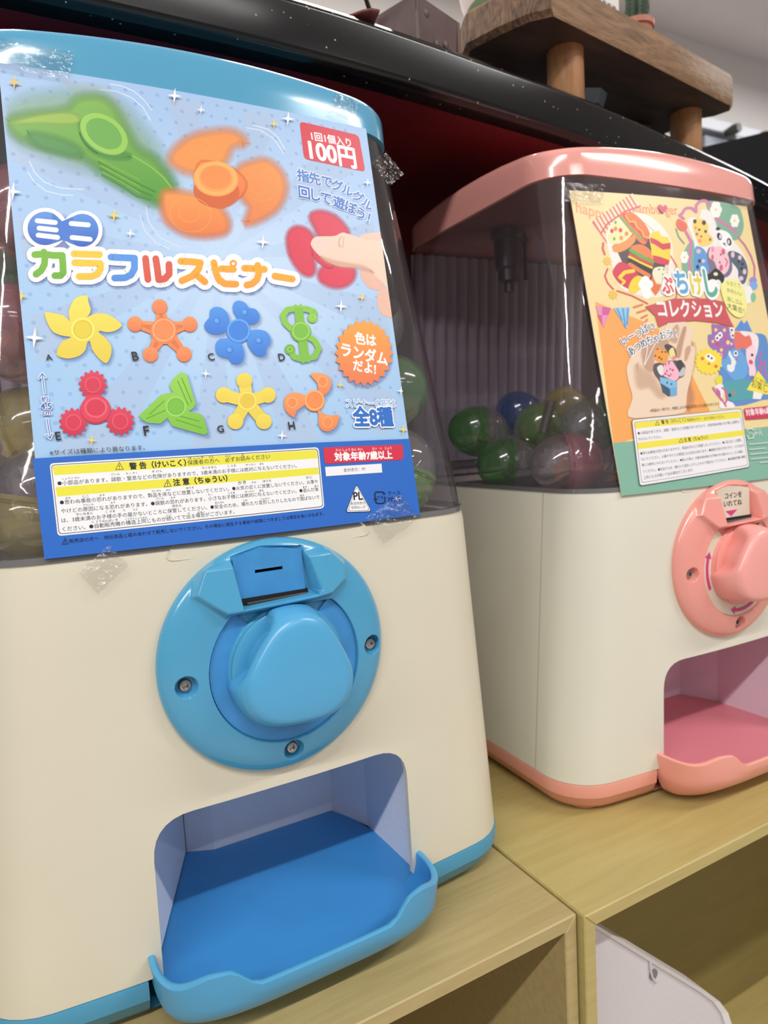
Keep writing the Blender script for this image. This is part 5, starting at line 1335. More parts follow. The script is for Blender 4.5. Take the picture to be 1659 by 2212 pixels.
tape_piece('B', 60, 132, 190, 62, 0.18, 3, 'crumpled clear tape holding the top left corner of the blue poster')
tape_piece('B', 739, 238, 58, 46, 0.35, 4, 'crumpled clear tape on the blue lid above the price badge')
tape_piece('B', 833, 368, 62, 40, 0.9, 5, 'wrinkled clear tape on the dome edge beside the price badge')
tape_piece('B', 222, 1228, 90, 62, -0.75, 6, 'clear tape under the lower left corner of the blue poster')
tape_piece('B', 842, 1120, 92, 66, -0.6, 7, 'clear tape under the lower right corner of the blue poster')
tape_piece('P', 1255, 420, 88, 42, 0.05, 8, 'clear tape holding the top left corner of the eraser poster')
tape_piece('P', 1596, 438, 40, 22, 0.15, 9, 'clear tape holding the top right corner of the eraser poster')

# ------------------------------------------------------------------ capsules
def capsule_mats(col, nm):
    return clear_mat('capsule_' + nm, tuple(min(250, c + 95) for c in col), tuple(min(235, c + 25) for c in col), 0.42, base=0.15, rough=0.09, bump=0.1, bscale=80)
CCOL = {'clear': (215, 220, 215), 'green': (84, 160, 84), 'pink': (226, 120, 126), 'blue': (50, 110, 180), 'yellow': (196, 190, 90), 'lime': (130, 200, 80)}
def hemi(bm, r, sign, n=28, k=8, grooves=False, L=1.12):
    rings = []
    prof = [(r, 0.0), (r, r * 0.10)] if True else []
    for i in range(k):
        a = PI / 2 * i / k; prof.append((r * math.cos(a), r * 0.10 + r * L * math.sin(a)))
    if grooves:
        prof = [(r * 1.03, -r * 0.08), (r * 1.03, r * 0.02), (r * 0.995, r * 0.04), (r * 1.02, r * 0.07), (r * 0.99, r * 0.10), (r * 1.015, r * 0.13)] + [(q[0], q[1] + 0.05 * r) for q in prof[3:]]
    for rr, h in prof:
        rings.append([bm.verts.new((sign * h, rr * math.cos(2 * PI * i / n), rr * math.sin(2 * PI * i / n))) for i in range(n)])
    tip = bm.verts.new((sign * (r * 0.12 + r * L), 0, 0))
    for a in range(len(rings) - 1):
        for i in range(n): j = (i + 1) % n; bm.faces.new((rings[a][i], rings[a][j], rings[a + 1][j], rings[a + 1][i]))
    for i in range(n): bm.faces.new((rings[-1][i], rings[-1][(i + 1) % n], tip))
def toy_mesh(seed):
    random.seed(seed); bm = bmesh.new()
    bmesh.ops.create_icosphere(bm, subdivisions=2, radius=1.0)
    ph = [random.uniform(0, 6) for _ in range(4)]
    for v in bm.verts:
        a = math.atan2(v.co.y, v.co.x); k = 0.72 + 0.26 * math.sin(5 * a + ph[0])
        v.co.x *= k; v.co.y *= k; v.co.z *= 0.35
    return bm
def capsule(loc, rot, colname, label, toy=(226, 190, 60), seed=1, r=0.0193, parent=None, paper=True, group=None):
    root = empty('toy_capsule', loc); root.rotation_euler = rot
    key = colname
    if key not in PROTO:
        bm = bmesh.new(); hemi(bm, r, -1, grooves=True); a = bm_obj('capsule_cap', bm, capsule_mats(CCOL[colname], colname), root, smooth=50)
        PROTO[key] = a.data
    else:
        a = bpy.data.objects.new('capsule_cap', PROTO[key]); C.objects.link(a); a.parent = root
    if 'clear' not in PROTO:
        bm = bmesh.new(); hemi(bm, r * 0.985, 1); b = bm_obj('capsule_clear_half', bm, M_cap_clear, root, smooth=50); PROTO['clear'] = b.data
    else:
        b = bpy.data.objects.new('capsule_clear_half', PROTO['clear']); C.objects.link(b); b.parent = root
    s = r / 0.0193; a.scale = b.scale = (s, s, s)
    t = bm_obj('toy', toy_mesh(seed), mat('toy_%d_%d_%d' % toy, toy, 0.4), root, smooth=50)
    t.scale = (0.0115 * s,) * 3; t.rotation_euler = (seed * 1.3, seed * 0.7, seed); t.location = (0.002, 0.002, -0.004)
    if paper:
        bm = bmesh.new(); random.seed(seed + 50); n = 6; g = []
        for j in range(n + 1):
            g.append([bm.verts.new(((i / n - .5) * 0.021 + 0.003, 0.004 * math.sin(i * 1.4 + j * .5 + seed) , (j / n - .5) * 0.012 + 0.004)) for i in range(n + 1)])
        for j in range(n):
            for i in range(n): bm.faces.new((g[j][i], g[j][i + 1], g[j + 1][i + 1], g[j + 1][i]))
        o = bm_obj('paper_slip', bm, mat('slip_paper', (236, 234, 236), 0.6, noise=0.35, nscale=260), root); o.scale = (s, s, s)
    tag(root, label, 'capsule', group); return root
def depth_pt(px, py, d): return CAM + ray(px, py) * d
def pcap(px, py, zc, rot, col, label, **k):
    P = depth_pt(px, py, zc)
    return capsule(tuple(P), rot, col, label, **k)
HZ = ZT + 0.0006 + 0.0212
gP = 'capsules in the pink machine'
pcap(1222, 1001, 0.445, (0.2, 0.02, 2.60), 'pink', 'clear capsule with a pink half, in front by the dome wall of the pink machine', toy=(226, 140, 70), seed=3, group=gP)
pcap(1100, 1003, 0.515, (0.3, 0.1, -0.45), 'green', 'clear capsule with a green half, left of the pink one', toy=(232, 180, 80), seed=4, group=gP)
pcap(1035, 932, 0.535, (0.1, 0.15, -0.35), 'green', 'leftmost green and clear capsule in the pink machine, by the spring', toy=(226, 196, 70), seed=5, group=gP)
pcap(1165, 925, 0.545, (0.4, 0.2, 0.9), 'lime', 'lime green capsule lying behind the pink one', toy=(120, 200, 60), seed=6, group=gP)
pcap(1128, 900, 0.59, (0.0, 0.7, -0.4), 'blue', 'blue topped capsule at the back of the pink machine', toy=(90, 150, 220), seed=7, group=gP)
pcap(1275, 920, 0.50, (0.1, 0.1, 2.9), 'green', 'dark green capsule against the left edge of the eraser poster', toy=(90, 160, 90), seed=8, group=gP)
pcap(1333, 1012, 0.485, (0.5, 0.1, -.5), 'clear', 'clear capsule half hidden by the lower left corner of the eraser poster', toy=(226, 150, 80), seed=9, group=gP)
pcap(1222, 890, 0.58, (0.5, 0.5, .6), 'yellow', 'yellowish capsule behind the lime one', toy=(226, 190, 80), seed=10, group=gP)
# springs of the dispensing wheel
def spring(px, py, dep, length, ang, r=0.0034, turns=17, label=''):
    P = depth_pt(px, py, dep); pts = []
    n = turns * 10
    for i in range(n + 1):
        t = i / n; a = turns * 2 * PI * t
        d = Vector((math.cos(ang), 0.0, math.sin(ang))); u = Vector((0, 1, 0)); w = d.cross(u)
        pts.append(P + d * (t - .5) * length + r * (math.cos(a) * u + math.sin(a) * w))
    bm = bmesh.new(); tube_bm(bm, pts, 0.0004, 5); o = bm_obj('coil_spring', bm, mat('spring_steel', (190, 186, 182), 0.35, 0.7), None, smooth=60)
    tag(o, label, 'spring'); return o
spring(995, 1004, 0.55, 0.035, 0.0, label='steel coil spring lying left of the green capsules in the pink machine')
spring(1182, 900, 0.50, 0.024, 1.2, label='steel coil spring standing between the blue and lime capsules')

gB = 'capsules in the blue machine'
def bcap(px, py, y, rot, col, label, **k):
    P = (px, py, y); return capsule(tuple(P), rot, col, label, group=gB, **k)
bcap(0.0840, 0.036, 0.1965, (0.3, -1.2, 0.2), 'lime', 'green bottomed capsule in the lower right corner of the blue machine', toy=(120, 200, 90), seed=11)
bcap(0.0820, 0.044, 0.2380, (0.2, 0.3, 2.8), 'green', 'green and clear capsule right of the orange burst on the blue poster', toy=(110, 200, 100), seed=12)
bcap(0.0800, 0.055, 0.2790, (0.3, 0.9, .5), 'clear', 'clear capsule with a yellow toy beside the printed hand', toy=(236, 206, 60), seed=13)
bcap(0.0760, 0.078, 0.2150, (0.9, 0.2, 2.4), 'clear', 'clear capsule behind the corner capsule of the blue machine', toy=(140, 190, 90), seed=14)
bcap(-0.0850, 0.034, 0.1965, (0.2, -1.3, 0.3), 'yellow', 'yellowish capsule at the lower left of the blue poster', toy=(226, 140, 70), seed=15)
bcap(-0.0860, 0.060, 0.2260, (0.2, 0.2, 2.6), 'yellow', 'yellowish capsule with a printed paper slip, second from the bottom at the left', toy=(220, 200, 80), seed=16)
bcap(-0.0840, 0.050, 0.2660, (0.2, 0.3, 0.9), 'pink', 'capsule with a reddish half at the left, third from the bottom', toy=(220, 190, 70), seed=17)
bcap(-0.0850, 0.082, 0.2950, (0.3, 1.2, 0.2), 'green', 'green and clear capsule at the left level with the letter A', toy=(150, 190, 90), seed=18)
bcap(-0.0810, 0.058, 0.3150, (0.2, 0.4, 2.2), 'pink', 'capsule with a dark red half at the left, topmost of the pile', toy=(150, 60, 60), seed=19)

# ------------------------------------------------------------------ wooden cabinets
M_wood = mat('olive_beech_veneer', (178, 160, 112), 0.42, noise=0.0, nscale=34, stretch=(0.6, 8, 8), col2=(168, 149, 101), distort=0.3, bump=0.08, bscale=120)
M_wood2 = mat('olive_beech_veneer_yellow', (184, 168, 110), 0.40, nscale=30, stretch=(0.5, 7, 7), col2=(175, 157, 98), distort=0.3, bump=0.08, bscale=120)
M_edge = mat('veneer_edge_band', (206, 190, 126), 0.4, noise=0.08, nscale=30, stretch=(1, 6, 6))
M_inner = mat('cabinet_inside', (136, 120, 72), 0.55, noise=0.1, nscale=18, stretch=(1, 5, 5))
ZC = -0.0207; TB = 0.0075; XJ = 0.1266; ZF = -0.55
def cabinet(x0, x1, yf, yb, m, label):
    root = empty('cabinet', ((x0 + x1) / 2, yf, ZF))
    tag(root, label, 'cabinet')
    ox, oy, oz = root.location
    def piece(name, pts, y0, y1, mm, bev=0.0006):
        bm = prism_xz([(x - ox, z - oz) for x, z in pts], y0 - oy, y1 - oy)
        bmesh.ops.recalc_face_normals(bm, faces=bm.faces)
        if bev: bmesh.ops.bevel(bm, geom=list(bm.edges), offset=bev, segments=1, affect='EDGES')
        return bm_obj(name, bm, mm, root)
    piece('top_panel', [(x0, ZC), (x1, ZC), (x1 - TB, ZC - TB), (x0 + TB, ZC - TB)], yf, yb, m)
    piece('side_panel', [(x0, ZC), (x0 + TB, ZC - TB), (x0 + TB, ZF), (x0, ZF)], yf, yb, m)
    piece('side_panel', [(x1, ZC), (x1, ZF), (x1 - TB, ZF), (x1 - TB, ZC - TB)], yf, yb, m)
    piece('bottom_panel', [(x0 + TB, ZF), (x1 - TB, ZF), (x1 - TB, ZF + TB), (x0 + TB, ZF + TB)], yf, yb, m)
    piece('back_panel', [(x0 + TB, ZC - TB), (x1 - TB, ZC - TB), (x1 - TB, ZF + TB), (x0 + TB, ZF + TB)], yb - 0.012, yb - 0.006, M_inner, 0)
    return root
cabinet(XJ - 0.44, XJ - 0.0006, -0.0418, 0.262, M_wood, 'open fronted beige wooden cabinet under the blue-lidded machine')
rc = cabinet(XJ + 0.0008, XJ + 0.80, -0.0456, 0.262, M_wood2, 'open fronted beige wooden cabinet under the pink-lidded machine')
# white plastic bin standing in the right cabinet
root = empty('plastic_bin', (0.25, 0.05, ZF + TB)); tag(root, 'white plastic bin standing inside the right cabinet', 'bin')
M_bin = mat('bin_white_plastic', (206, 200, 204), 0.45, bump=0.15, bscale=300)
def yp(px, py, y): P = hit_axis(px, py, 1, y); return (max(P.x, XJ + 0.0095), max(P.z, ZF + TB + 0.0006))
YB_ = -0.020
top = [yp(*p, YB_) for p in ((1230, 1965), (1290, 1998), (1420, 2078), (1520, 2138), (1550, 2160), (1568, 2184), (1578, 2215), (1584, 2260), (1610, 2700), (1230, 2700))]
inner = [yp(*p, YB_) for p in ((1230, 1974), (1290, 2007), (1415, 2084), (1512, 2143), (1540, 2164), (1557, 2187), (1567, 2218), (1573, 2260), (1596, 2700), (1230, 2700))]
O_ = Vector(root.location)
def rel(bm):
    for v in bm.verts: v.co -= O_
    return bm
bm_obj('bin_side', rel(prism_xz(inner, YB_ + 0.0006, YB_ + 0.004)), M_bin, root)
bm = bmesh.new(); n = len(top)
for k in range(7):
    q = [bm.verts.new((x, y, z)) for (x, z), y in ((top[k], YB_ - 0.0016), (top[k + 1], YB_ - 0.0016), (inner[k + 1], YB_ - 0.0006), (inner[k], YB_ - 0.0006))]
    bm.faces.new(q)
    q = [bm.verts.new((x, y, z)) for (x, z), y in ((top[k], YB_ - 0.0016), (top[k + 1], YB_ - 0.0016), (top[k + 1], YB_ + 0.014), (top[k], YB_ + 0.014))]; bm.faces.new(q)
    q = [bm.verts.new((x, y, z)) for (x, z), y in ((inner[k], YB_ - 0.0006), (inner[k + 1], YB_ - 0.0006), (inner[k + 1], YB_ + 0.002), (inner[k], YB_ + 0.002))]; bm.faces.new(q)
bmesh.ops.remove_doubles(bm, verts=bm.verts, dist=1e-6)
bm_obj('bin_rim', rel(bm), mat('bin_rim_white', (226, 222, 224), 0.35), root)
hx, hz = yp(1415, 2108, YB_ - 0.001)
bm = bmesh.new(); lathe(bm, [(0.0032, YB_ - 0.0002), (0.0032, YB_ + 0.0008)], 20, 'Y', (hx, 0, hz)); bm_obj('handle_hole', rel(bm), mat('hole_grey', (120, 112, 116), 0.6), root)
bm = bmesh.new(); tube_bm(bm, [(x, YB_ - 0.0002, z) for x, z in (yp(1404, 2078, YB_), yp(1405, 2096, YB_), yp(1409, 2112, YB_), yp(1418, 2122, YB_))], 0.0007, 6); bm_obj('moulded_rib', rel(bm), M_bin, root, smooth=50)

# ------------------------------------------------------------------ black rimmed counter above the machines
CURVE = [(-1.2, 0.112), (-0.6, 0.105), (-0.07, 0.0985), (0.03, 0.0985), (0.10, 0.1010), (0.16, 0.1065), (0.22, 0.1135), (0.30, 0.1235), (0.38, 0.1370), (0.50, 0.1610), (0.64, 0.1920), (0.85, 0.2450), (1.2, 0.335)]
def cpoint(x):
    for i in range(len(CURVE) - 1):
        if CURVE[i][0] <= x <= CURVE[i + 1][0]:
            p0 = CURVE[max(0, i - 1)]; p1 = CURVE[i]; p2 = CURVE[i + 1]; p3 = CURVE[min(len(CURVE) - 1, i + 2)]
            t = (x - p1[0]) / (p2[0] - p1[0])
            m1 = (p2[1] - p0[1]) / (p2[0] - p0[0]) * (p2[0] - p1[0]); m2 = (p3[1] - p1[1]) / (p3[0] - p1[0]) * (p2[0] - p1[0])
            return (2 * t ** 3 - 3 * t * t + 1) * p1[1] + (t ** 3 - 2 * t * t + t) * m1 + (-2 * t ** 3 + 3 * t * t) * p2[1] + (t ** 3 - t * t) * m2
    return CURVE[-1][1]
def sweep(name, prof, m, parent, smooth=30, n=90, x0=-1.1, x1=0.86):
    v, f = [], []; k = len(prof)
    for i in range(n + 1):
        x = x0 + (x1 - x0) * i / n; y = cpoint(x)
        for d, z in prof: v.append((x, y + d, z))
    for i in range(n):
        for j in range(k - 1): f.append((i * k + j, i * k + j + 1, (i + 1) * k + j + 1, (i + 1) * k + j))
    return mesh_obj(name, v, f, m, parent, smooth=smooth)
M_lac = mat('black_lacquer', (20, 20, 24), 0.17, spec=0.42)
# specks of dust on the lacquer
nt = M_lac.node_tree; b = nt.nodes['Principled BSDF']
vo = nt.nodes.new('ShaderNodeTexVoronoi'); vo.inputs['Scale'].default_value = 190; vo.feature = 'F1'
tc = nt.nodes.new('ShaderNodeTexCoord'); nt.links.new(tc.outputs['Object'], vo.inputs['Vector'])
lt = nt.nodes.new('ShaderNodeMath'); lt.operation = 'LESS_THAN'; lt.inputs[1].default_value = 0.095; nt.links.new(vo.outputs['Distance'], lt.inputs[0])
sp = nt.nodes.new('ShaderNodeSeparateColor'); nt.links.new(vo.outputs['Color'], sp.inputs[0])
g2 = nt.nodes.new('ShaderNodeMath'); g2.operation = 'GREATER_THAN'; g2.inputs[1].default_value = 0.58; nt.links.new(sp.outputs[0], g2.inputs[0])
mu = nt.nodes.new('ShaderNodeMath'); mu.operation = 'MULTIPLY'; nt.links.new(lt.outputs[0], mu.inputs[0]); nt.links.new(g2.outputs[0], mu.inputs[1])
mx = nt.nodes.new('ShaderNodeMix'); mx.data_type = 'RGBA'; mx.inputs[6].default_value = srgb((16, 16, 19)); mx.inputs[7].default_value = srgb((170, 168, 165))
nt.links.new(mu.outputs[0], mx.inputs[0]); nt.links.new(mx.outputs[2], b.inputs['Base Color'])
counter = empty('display_counter', (0, 0.3, 0.43)); tag(counter, 'display counter with black lacquered rim and dark red underside above the machines', 'counter')
cm = Matrix.Translation((0, -0.3, -0.43))
def cpart(o): o.data.transform(cm); o.parent = counter; return o
cpart(sweep('front_rim', [(0.30, 0.4630), (0.0065, 0.4630), (0.0045, 0.4622), (0.0035, 0.4606), (0.0025, 0.4600), (0.0012, 0.4592), (0.0004, 0.4582), (0.0, 0.4570), (0.0, 0.4562), (0.0, 0.4350), (0.0001, 0.4342), (0.0012, 0.4320), (0.0032, 0.4306), (0.0060, 0.4301), (0.0070, 0.4300), (0.017, 0.4300), (0.0175, 0.4330)], M_lac, None, 50))
cpart(sweep('underside_panel', [(0.016, 0.4325), (0.40, 0.4325), (0.40, 0.4630), (0.29, 0.4630)], mat('dark_red_board', (118, 22, 34), 0.55, noise=0.25, nscale=300), None, 30))
bm = box_bm(-1.1, 0.86, 0.46, 0.47, ZF, 0.4325); o = bm_obj('back_board', bm, mat('maroon_board', (70, 14, 24), 0.6), None); cpart(o)
bm = box_bm(-1.1, -1.08, 0.12, 0.46, ZF, 0.43); o = bm_obj('end_leg', bm, M_lac, None); cpart(o)

# ------------------------------------------------------------------ things on the counter
ZS = 0.463
M_old = None
# plank stand: bark-edged slab on peg legs
stand = empty('plank_stand', (0.40, 0.165, ZS)); tag(stand, 'thick rustic wooden slab stand on round peg legs on the counter', 'stand')
M_slab = mat('rustic_wood', (150, 116, 84), 0.6, nscale=11, stretch=(1.2, 12, 12), col2=(104, 78, 54), distort=1.4, bump=0.5, bscale=60)
M_bark = mat('bark_edge', (128, 98, 72), 0.7, nscale=26, stretch=(6, 6, 2), col2=(70, 50, 38), distort=2.0, bump=0.9, bscale=70)
M_slabu = mat('slab_underside_dark', (74, 60, 52), 0.7, nscale=16, stretch=(1, 4, 4), col2=(40, 34, 32), bump=0.3, bscale=60)  # darker tone for the faces of the slab that point down
M_peg = mat('peg_wood', (176, 128, 82), 0.55, nscale=14, stretch=(7, 7, 1), col2=(140, 96, 58), distort=0.8)
SB, ST = 0.505, 0.533
sl = [(0.274, 0.116), (0.40, 0.136), (0.536, 0.159), (0.545, 0.166), (0.541, 0.180), (0.525, 0.196), (0.53, 0.25), (0.40, 0.24), (0.262, 0.222), (0.243, 0.176), (0.252, 0.150), (0.262, 0.128)]
bm = bmesh.new()
lv = [(SB, 0.003), (SB + 0.004, 0.0), (ST - 0.004, 0.0), (ST, 0.003)]; rr_ = []
ccx = sum(p[0] for p in sl) / len(sl); ccy = sum(p[1] for p in sl) / len(sl)
for z, ins in lv:
    rr_.append([bm.verts.new((x + (ccx - x) * ins * 8 - stand.location.x, y + (ccy - y) * ins * 8 - stand.location.y, z - ZS)) for x, y in sl])
for k in range(3):
    for i in range(len(sl)): j = (i + 1) % len(sl); bm.faces.new((rr_[k][i], rr_[k][j], rr_[k + 1][j], rr_[k + 1][i]))
f0 = bm.faces.new(list(reversed(rr_[0]))); bm.faces.new(rr_[-1])
slab = bm_obj('slab', bm, M_slab, stand, smooth=35)
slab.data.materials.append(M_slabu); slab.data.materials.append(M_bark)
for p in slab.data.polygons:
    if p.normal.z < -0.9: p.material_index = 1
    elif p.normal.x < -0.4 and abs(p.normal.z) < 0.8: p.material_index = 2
for lx, ly in ((0.318, 0.1500), (0.506, 0.1870), (0.300, 0.212), (0.49, 0.232)):
    bm = bmesh.new(); lathe(bm, [(0.0135, 0.0), (0.0142, 0.002), (0.0140, SB - ZS + 0.0)], 24, loc=(lx - stand.location.x, ly - stand.location.y, 0)); bm_obj('peg_leg', bm, M_peg, stand, smooth=40)
# things on the stand
def placed(px, py, z): P = hit_axis(px, py, 2, z); return P
P = placed(1100, 30, ST); dish = empty('ceramic_dish', (0.290, 0.178, ST)); tag(dish, 'white dish with mint green glaze and orange rim on the wooden stand', 'dish')
bm = bmesh.new(); lathe(bm, [(0.024, 0.0), (0.030, 0.003), (0.036, 0.010)], 40); bm_obj('glazed_foot', bm, mat('mint_glaze', (166, 214, 168), 0.35, noise=0.1, nscale=40), dish, smooth=50)
bm = bmesh.new(); lathe(bm, [(0.036, 0.010), (0.040, 0.020), (0.043, 0.040), (0.041, 0.040), (0.036, 0.016)], 40); bm_obj('bowl', bm, mat('white_glaze', (226, 214, 208), 0.3), dish, smooth=50)
bm = bmesh.new(); tube_bm(bm, [(0.042 * math.cos(a * PI / 16), 0.042 * math.sin(a * PI / 16), 0.040) for a in range(33)], 0.0022, 6); bm_obj('rim', bm, mat('orange_glaze', (206, 110, 72), 0.35), dish, smooth=50)
card = empty('info_card', (0.352, 0.145, ST), 0.16); tag(card, 'small white card with fine print standing on the wooden stand', 'card')
bm = box_bm(-0.022, 0.024, -0.0008, 0.0008, 0.0, 0.07); bm_obj('card_sheet', bm, mat('card_white', (226, 220, 216), 0.5), card)
bm = bmesh.new()
for k in range(5):
    for i in range(6):
        x = -0.018 + i * 0.0066; z = 0.014 + k * 0.010; bm.faces.new([bm.verts.new(p) for p in ((x, -0.00085, z), (x + 0.0048, -0.00085, z), (x + 0.0048, -0.00085, z + 0.0016), (x, -0.00085, z + 0.0016))])
bm_obj('print_lines', bm, mat('card_ink', (120, 116, 120), 0.5), card)
cact = empty('potted_cactus', (0.412, 0.163, ST)); tag(cact, 'slim dark green cactus in a small terracotta pot on the wooden stand', 'plant')
bm = bmesh.new(); lathe(bm, [(0.010, 0.0), (0.0135, 0.014), (0.0150, 0.0145), (0.0150, 0.019), (0.0125, 0.019), (0.0120, 0.016)], 28); bm_obj('pot', bm, mat('terracotta', (176, 112, 92), 0.6), cact, smooth=40)
bm = bmesh.new(); prof = []
for i in range(17): prof.append((0.0085 * (1 + 0.05 * math.sin(i * 1.7)) * (1 if i < 13 else math.sqrt(max(0.02, 1 - ((i - 12) / 4.2) ** 2))), 0.016 + i * 0.0034))
rings = []
for r, h in prof: rings.append([bm.verts.new((r * (1 + 0.16 * math.cos(9 * 2 * PI * i / 54)) * math.cos(2 * PI * i / 54) + 0.0002 * h * 300, r * (1 + 0.16 * math.cos(9 * 2 * PI * i / 54)) * math.sin(2 * PI * i / 54), h)) for i in range(54)])
for a in range(len(rings) - 1):
    for i in range(54): j = (i + 1) % 54; bm.faces.new((rings[a][i], rings[a][j], rings[a + 1][j], rings[a + 1][i]))
bm.faces.new(rings[-1]); bm_obj('cactus_stem', bm, mat('cactus_green', (44, 66, 50), 0.7), cact, smooth=60)
bm = bmesh.new()
for i in range(15):
    for k in range(9):
        a = 2 * PI * k / 9; r, h = prof[i]; r *= 1.14; c0 = Vector((r * math.cos(a) + 0.06 * h, r * math.sin(a), h))
        for da in (-.5, .5):
            d = Vector((math.cos(a + da), math.sin(a + da), 0.3)) * 0.0026; t = Vector((-math.sin(a), math.cos(a), 0)) * 0.0003
            bm.faces.new([bm.verts.new(c0 - t), bm.verts.new(c0 + t), bm.verts.new(c0 + d)])
tag(bm_obj('cactus_spines', bm, mat('spine_pale', (196, 196, 176), 0.6), cact), kind='stuff')
dishp = empty('trinket_dish', (0.444, 0.168, ST)); tag(dishp, 'low reddish clay saucer right of the cactus on the wooden stand', 'dish')
bm = bmesh.new(); lathe(bm, [(0.010, 0), (0.014, 0.003), (0.0165, 0.006), (0.015, 0.006), (0.010, 0.003)], 28); bm_obj('saucer', bm, mat('clay_red', (186, 110, 98), 0.5), dishp, smooth=50)
# dark iron trough
tr = empty('iron_trough', (0.1590, 0.1150, ZS), 0.34); tag(tr, 'dark brown riveted iron box left of the wooden stand', 'box')
M_iron = mat('brown_iron', (96, 74, 72), 0.5, noise=0.3, nscale=40, bump=0.3, bscale=60)
bm = bmesh.new(); x0, x1, y0, y1, hh = 0.0, 0.044, 0.0, 0.085, 0.027
def quadbox(bm, b0, b1, t0, t1, z0, z1):
    pass
w = [(x0, y0), (x1, y0), (x1, y1), (x0, y1)]; wt = [(x0 - 0.002, y0 - 0.002), (x1 + 0.002, y0 - 0.002), (x1 + 0.002, y1 + 0.002), (x0 - 0.002, y1 + 0.002)]
lo = [bm.verts.new((x, y, 0)) for x, y in w]; hi = [bm.verts.new((x, y, hh)) for x, y in wt]
li = [bm.verts.new((0.022 + (x - 0.022) * .92, 0.04 + (y - .04) * .95, 0.002)) for x, y in w]; hi2 = [bm.verts.new((0.022 + (x - 0.022) * .92, 0.04 + (y - .04) * .95, hh)) for x, y in wt]
for i in range(4):
    j = (i + 1) % 4; bm.faces.new((lo[i], lo[j], hi[j], hi[i])); bm.faces.new((li[j], li[i], hi2[i], hi2[j])); bm.faces.new((hi[i], hi[j], hi2[j], hi2[i]))
bm.faces.new(list(reversed(lo))); bm.faces.new(li)
bm_obj('trough_body', bm, M_iron, tr)
for x in (x0, x1):
    bm = bmesh.new(); bm2 = box_bm(x - 0.0012, x + 0.0012, y0 - 0.0025, y0 - 0.0005, 0.0, hh * .98, 0.0006); bm.free(); bm_obj('corner_strap', bm2, M_iron, tr)
for k, (x, z) in enumerate(((0.010, 0.020), (0.030, 0.008), (0.020, 0.005))):
    bm = bmesh.new(); lathe(bm, [(0.0032, y0 + 0.001), (0.0026, y0 - 0.0016), (0.001, y0 - 0.0022)], 14, 'Y', (x, 0, z)); bm_obj('rivet', bm, M_iron, tr, smooth=50)
bm = bmesh.new(); tube_bm(bm, [(x0 - 0.005, -0.03, 0.026), (x0 - 0.014, -0.028, 0.036), (x0 - 0.018, 0.0, 0.045), (x0 - 0.014, 0.03, 0.036), (x0 - 0.005, 0.032, 0.026)], 0.0018, 8); bm_obj('wire_handle', bm, mat('dark_wire', (60, 56, 60), 0.4, 0.6), tr, smooth=50)
# maroon cloth
bm = bmesh.new(); g = []; nn, mm_ = 26, 8
for j in range(mm_ + 1):
    row = []
    for i in range(nn + 1):
        u, v_ = i / nn, j / mm_
        x = -0.075 + 0.145 * u; y = 0.0 + 0.12 * v_
        z = 0.004 + 0.030 * (1 - abs(2 * u - 0.75)) ** 1.2 * (0.45 + v_) * (1 if u < .97 else .6) if abs(2 * u - 0.75) < 1 else 0.004
        z += 0.0022 * math.sin(u * 21 + v_ * 4) + 0.0018 * math.sin(v_ * 15 + u * 7)
        row.append(bm.verts.new((x + 0.003 * math.sin(v_ * 9), y + 0.006 * math.sin(u * 11), max(0.001, z))))
    g.append(row)
for j in range(mm_):
    for i in range(nn): bm.faces.new((g[j][i], g[j][i + 1], g[j + 1][i + 1], g[j + 1][i]))
cl = bm_obj('folded_cloth', bm, mat('maroon_cloth', (120, 66, 66), 0.85, noise=0.2, nscale=200, bump=0.6, bscale=900), None, smooth=70)
md = cl.modifiers.new('t', 'SOLIDIFY'); md.thickness = 0.0015
cl.location = (0.058, 0.112, ZS); tag(cl, 'folded maroon cloth lying on the counter left of the iron box', 'cloth')
gl = empty('glass_dish', (0.338, 0.150, ZS)); tag(gl, 'small dark glass dish on the counter under the wooden stand', 'dish')
bm = bmesh.new(); lathe(bm, [(0.010, 0), (0.014, 0.002), (0.017, 0.012), (0.016, 0.012), (0.012, 0.003)], 8); bm_obj('glass_body', bm, mat('smoky_glass', (56, 62, 66), 0.15), gl)

# ------------------------------------------------------------------ shop beyond
def S(o, nm=None): o['kind'] = 'structure'; return o
S(bm_obj('wall_back', box_bm(-3.0, 4.5, 1.52, 1.6, -0.8, 1.62), mat('white_wall_paint', (226, 222, 220), 0.7, noise=0.03, nscale=4)))
S(bm_obj('ceiling', box_bm(-3.0, 4.5, -4.0, 1.6, 1.60, 1.66), mat('grey_ceiling_board', (226, 220, 220), 0.75, noise=0.05, nscale=3)))
S(bm_obj('floor', box_bm(-3.0, 4.5, -4.0, 1.6, -0.62, ZF), mat('shop_floor', (170, 160, 148), 0.5, noise=0.1, nscale=3)))
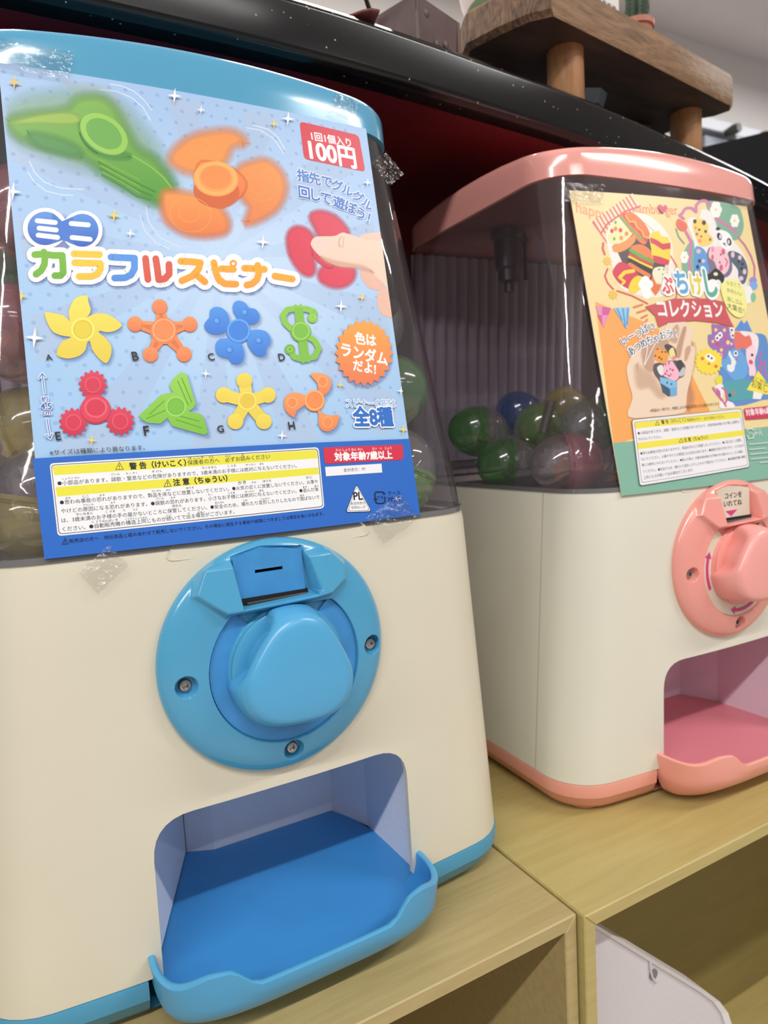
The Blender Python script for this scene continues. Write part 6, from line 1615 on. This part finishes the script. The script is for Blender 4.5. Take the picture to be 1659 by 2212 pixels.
# black display unit at right
A1 = hit_axis(1525, 316, 2, 0.66); A2 = hit_axis(1662, 283, 2, 0.66)
unit = empty('black_display_unit', (A1.x, A1.y, ZF)); tag(unit, 'black display unit with a red lined shelf at the right edge behind the counter', 'shelf unit')
d = (A2 - A1).normalized(); nrm = Vector((-d.y, d.x, 0))
if nrm.y < 0: nrm = -nrm
def slabp(name, s0, s1, n0, n1, z0, z1, m):
    bm = bmesh.new()
    B = [A1 + d * s + nrm * n_ for s, n_ in ((s0, n0), (s1, n0), (s1, n1), (s0, n1))]
    lo = [bm.verts.new((p.x - A1.x, p.y - A1.y, z0 - ZF)) for p in B]; hi = [bm.verts.new((p.x - A1.x, p.y - A1.y, z1 - ZF)) for p in B]
    for i in range(4): j = (i + 1) % 4; bm.faces.new((lo[i], lo[j], hi[j], hi[i]))
    bm.faces.new(lo); bm.faces.new(hi); return bm_obj(name, bm, m, unit)
slabp('upper_box', -0.02, 0.6, 0.0, 0.06, 0.535, 0.66, mat('matt_black_board', (22, 22, 26), 0.7, spec=0.15))
slabp('red_lining', -0.02, 0.6, 0.045, 0.055, 0.42, 0.535, mat('red_lining_felt', (150, 36, 44), 0.7))
slabp('wood_lip', -0.02, 0.6, 0.01, 0.044, 0.482, 0.491, M_peg)
slabp('lower_box', -0.02, 0.6, 0.02, 0.05, ZF, 0.42, mat('dark_brown_board', (60, 44, 42), 0.6))
# pale rack against the far wall
rack = empty('stock_rack', (2.28, 1.36, ZF)); tag(rack, 'pale grey stock rack blurred against the far white wall', 'rack')
mr = mat('rack_grey', (176, 180, 188), 0.5); mr2 = mat('rack_slate', (112, 118, 130), 0.5)
for nm, x0, x1, z0, z1, m in (('upper_rail', -0.7, 1.2, 1.735, 1.775, mr), ('lower_rail', -0.7, 1.2, 1.60, 1.64, mr2), ('post', -0.03, 0.02, 0.0, 1.735, mr), ('post', 0.40, 0.45, 0.0, 1.735, mr), ('stock_box', -0.20, -0.05, 1.64, 1.715, mr2), ('stock_box', 0.10, 0.30, 1.64, 1.70, mr)):
    bm_obj(nm, box_bm(x0, x1, -0.03, 0.05, z0, z1, 0.004), m, rack)
for k in range(4):
    bm = bmesh.new(); lathe(bm, [(0.014, -0.05), (0.018, -0.03), (0.012, 0.0)], 14, 'Y', (-0.09 + k * 0.16, -0.03, 1.735)); bm_obj('rack_knob', bm, mat('knob_dark_olive', (56, 56, 50), 0.5), rack, smooth=50)
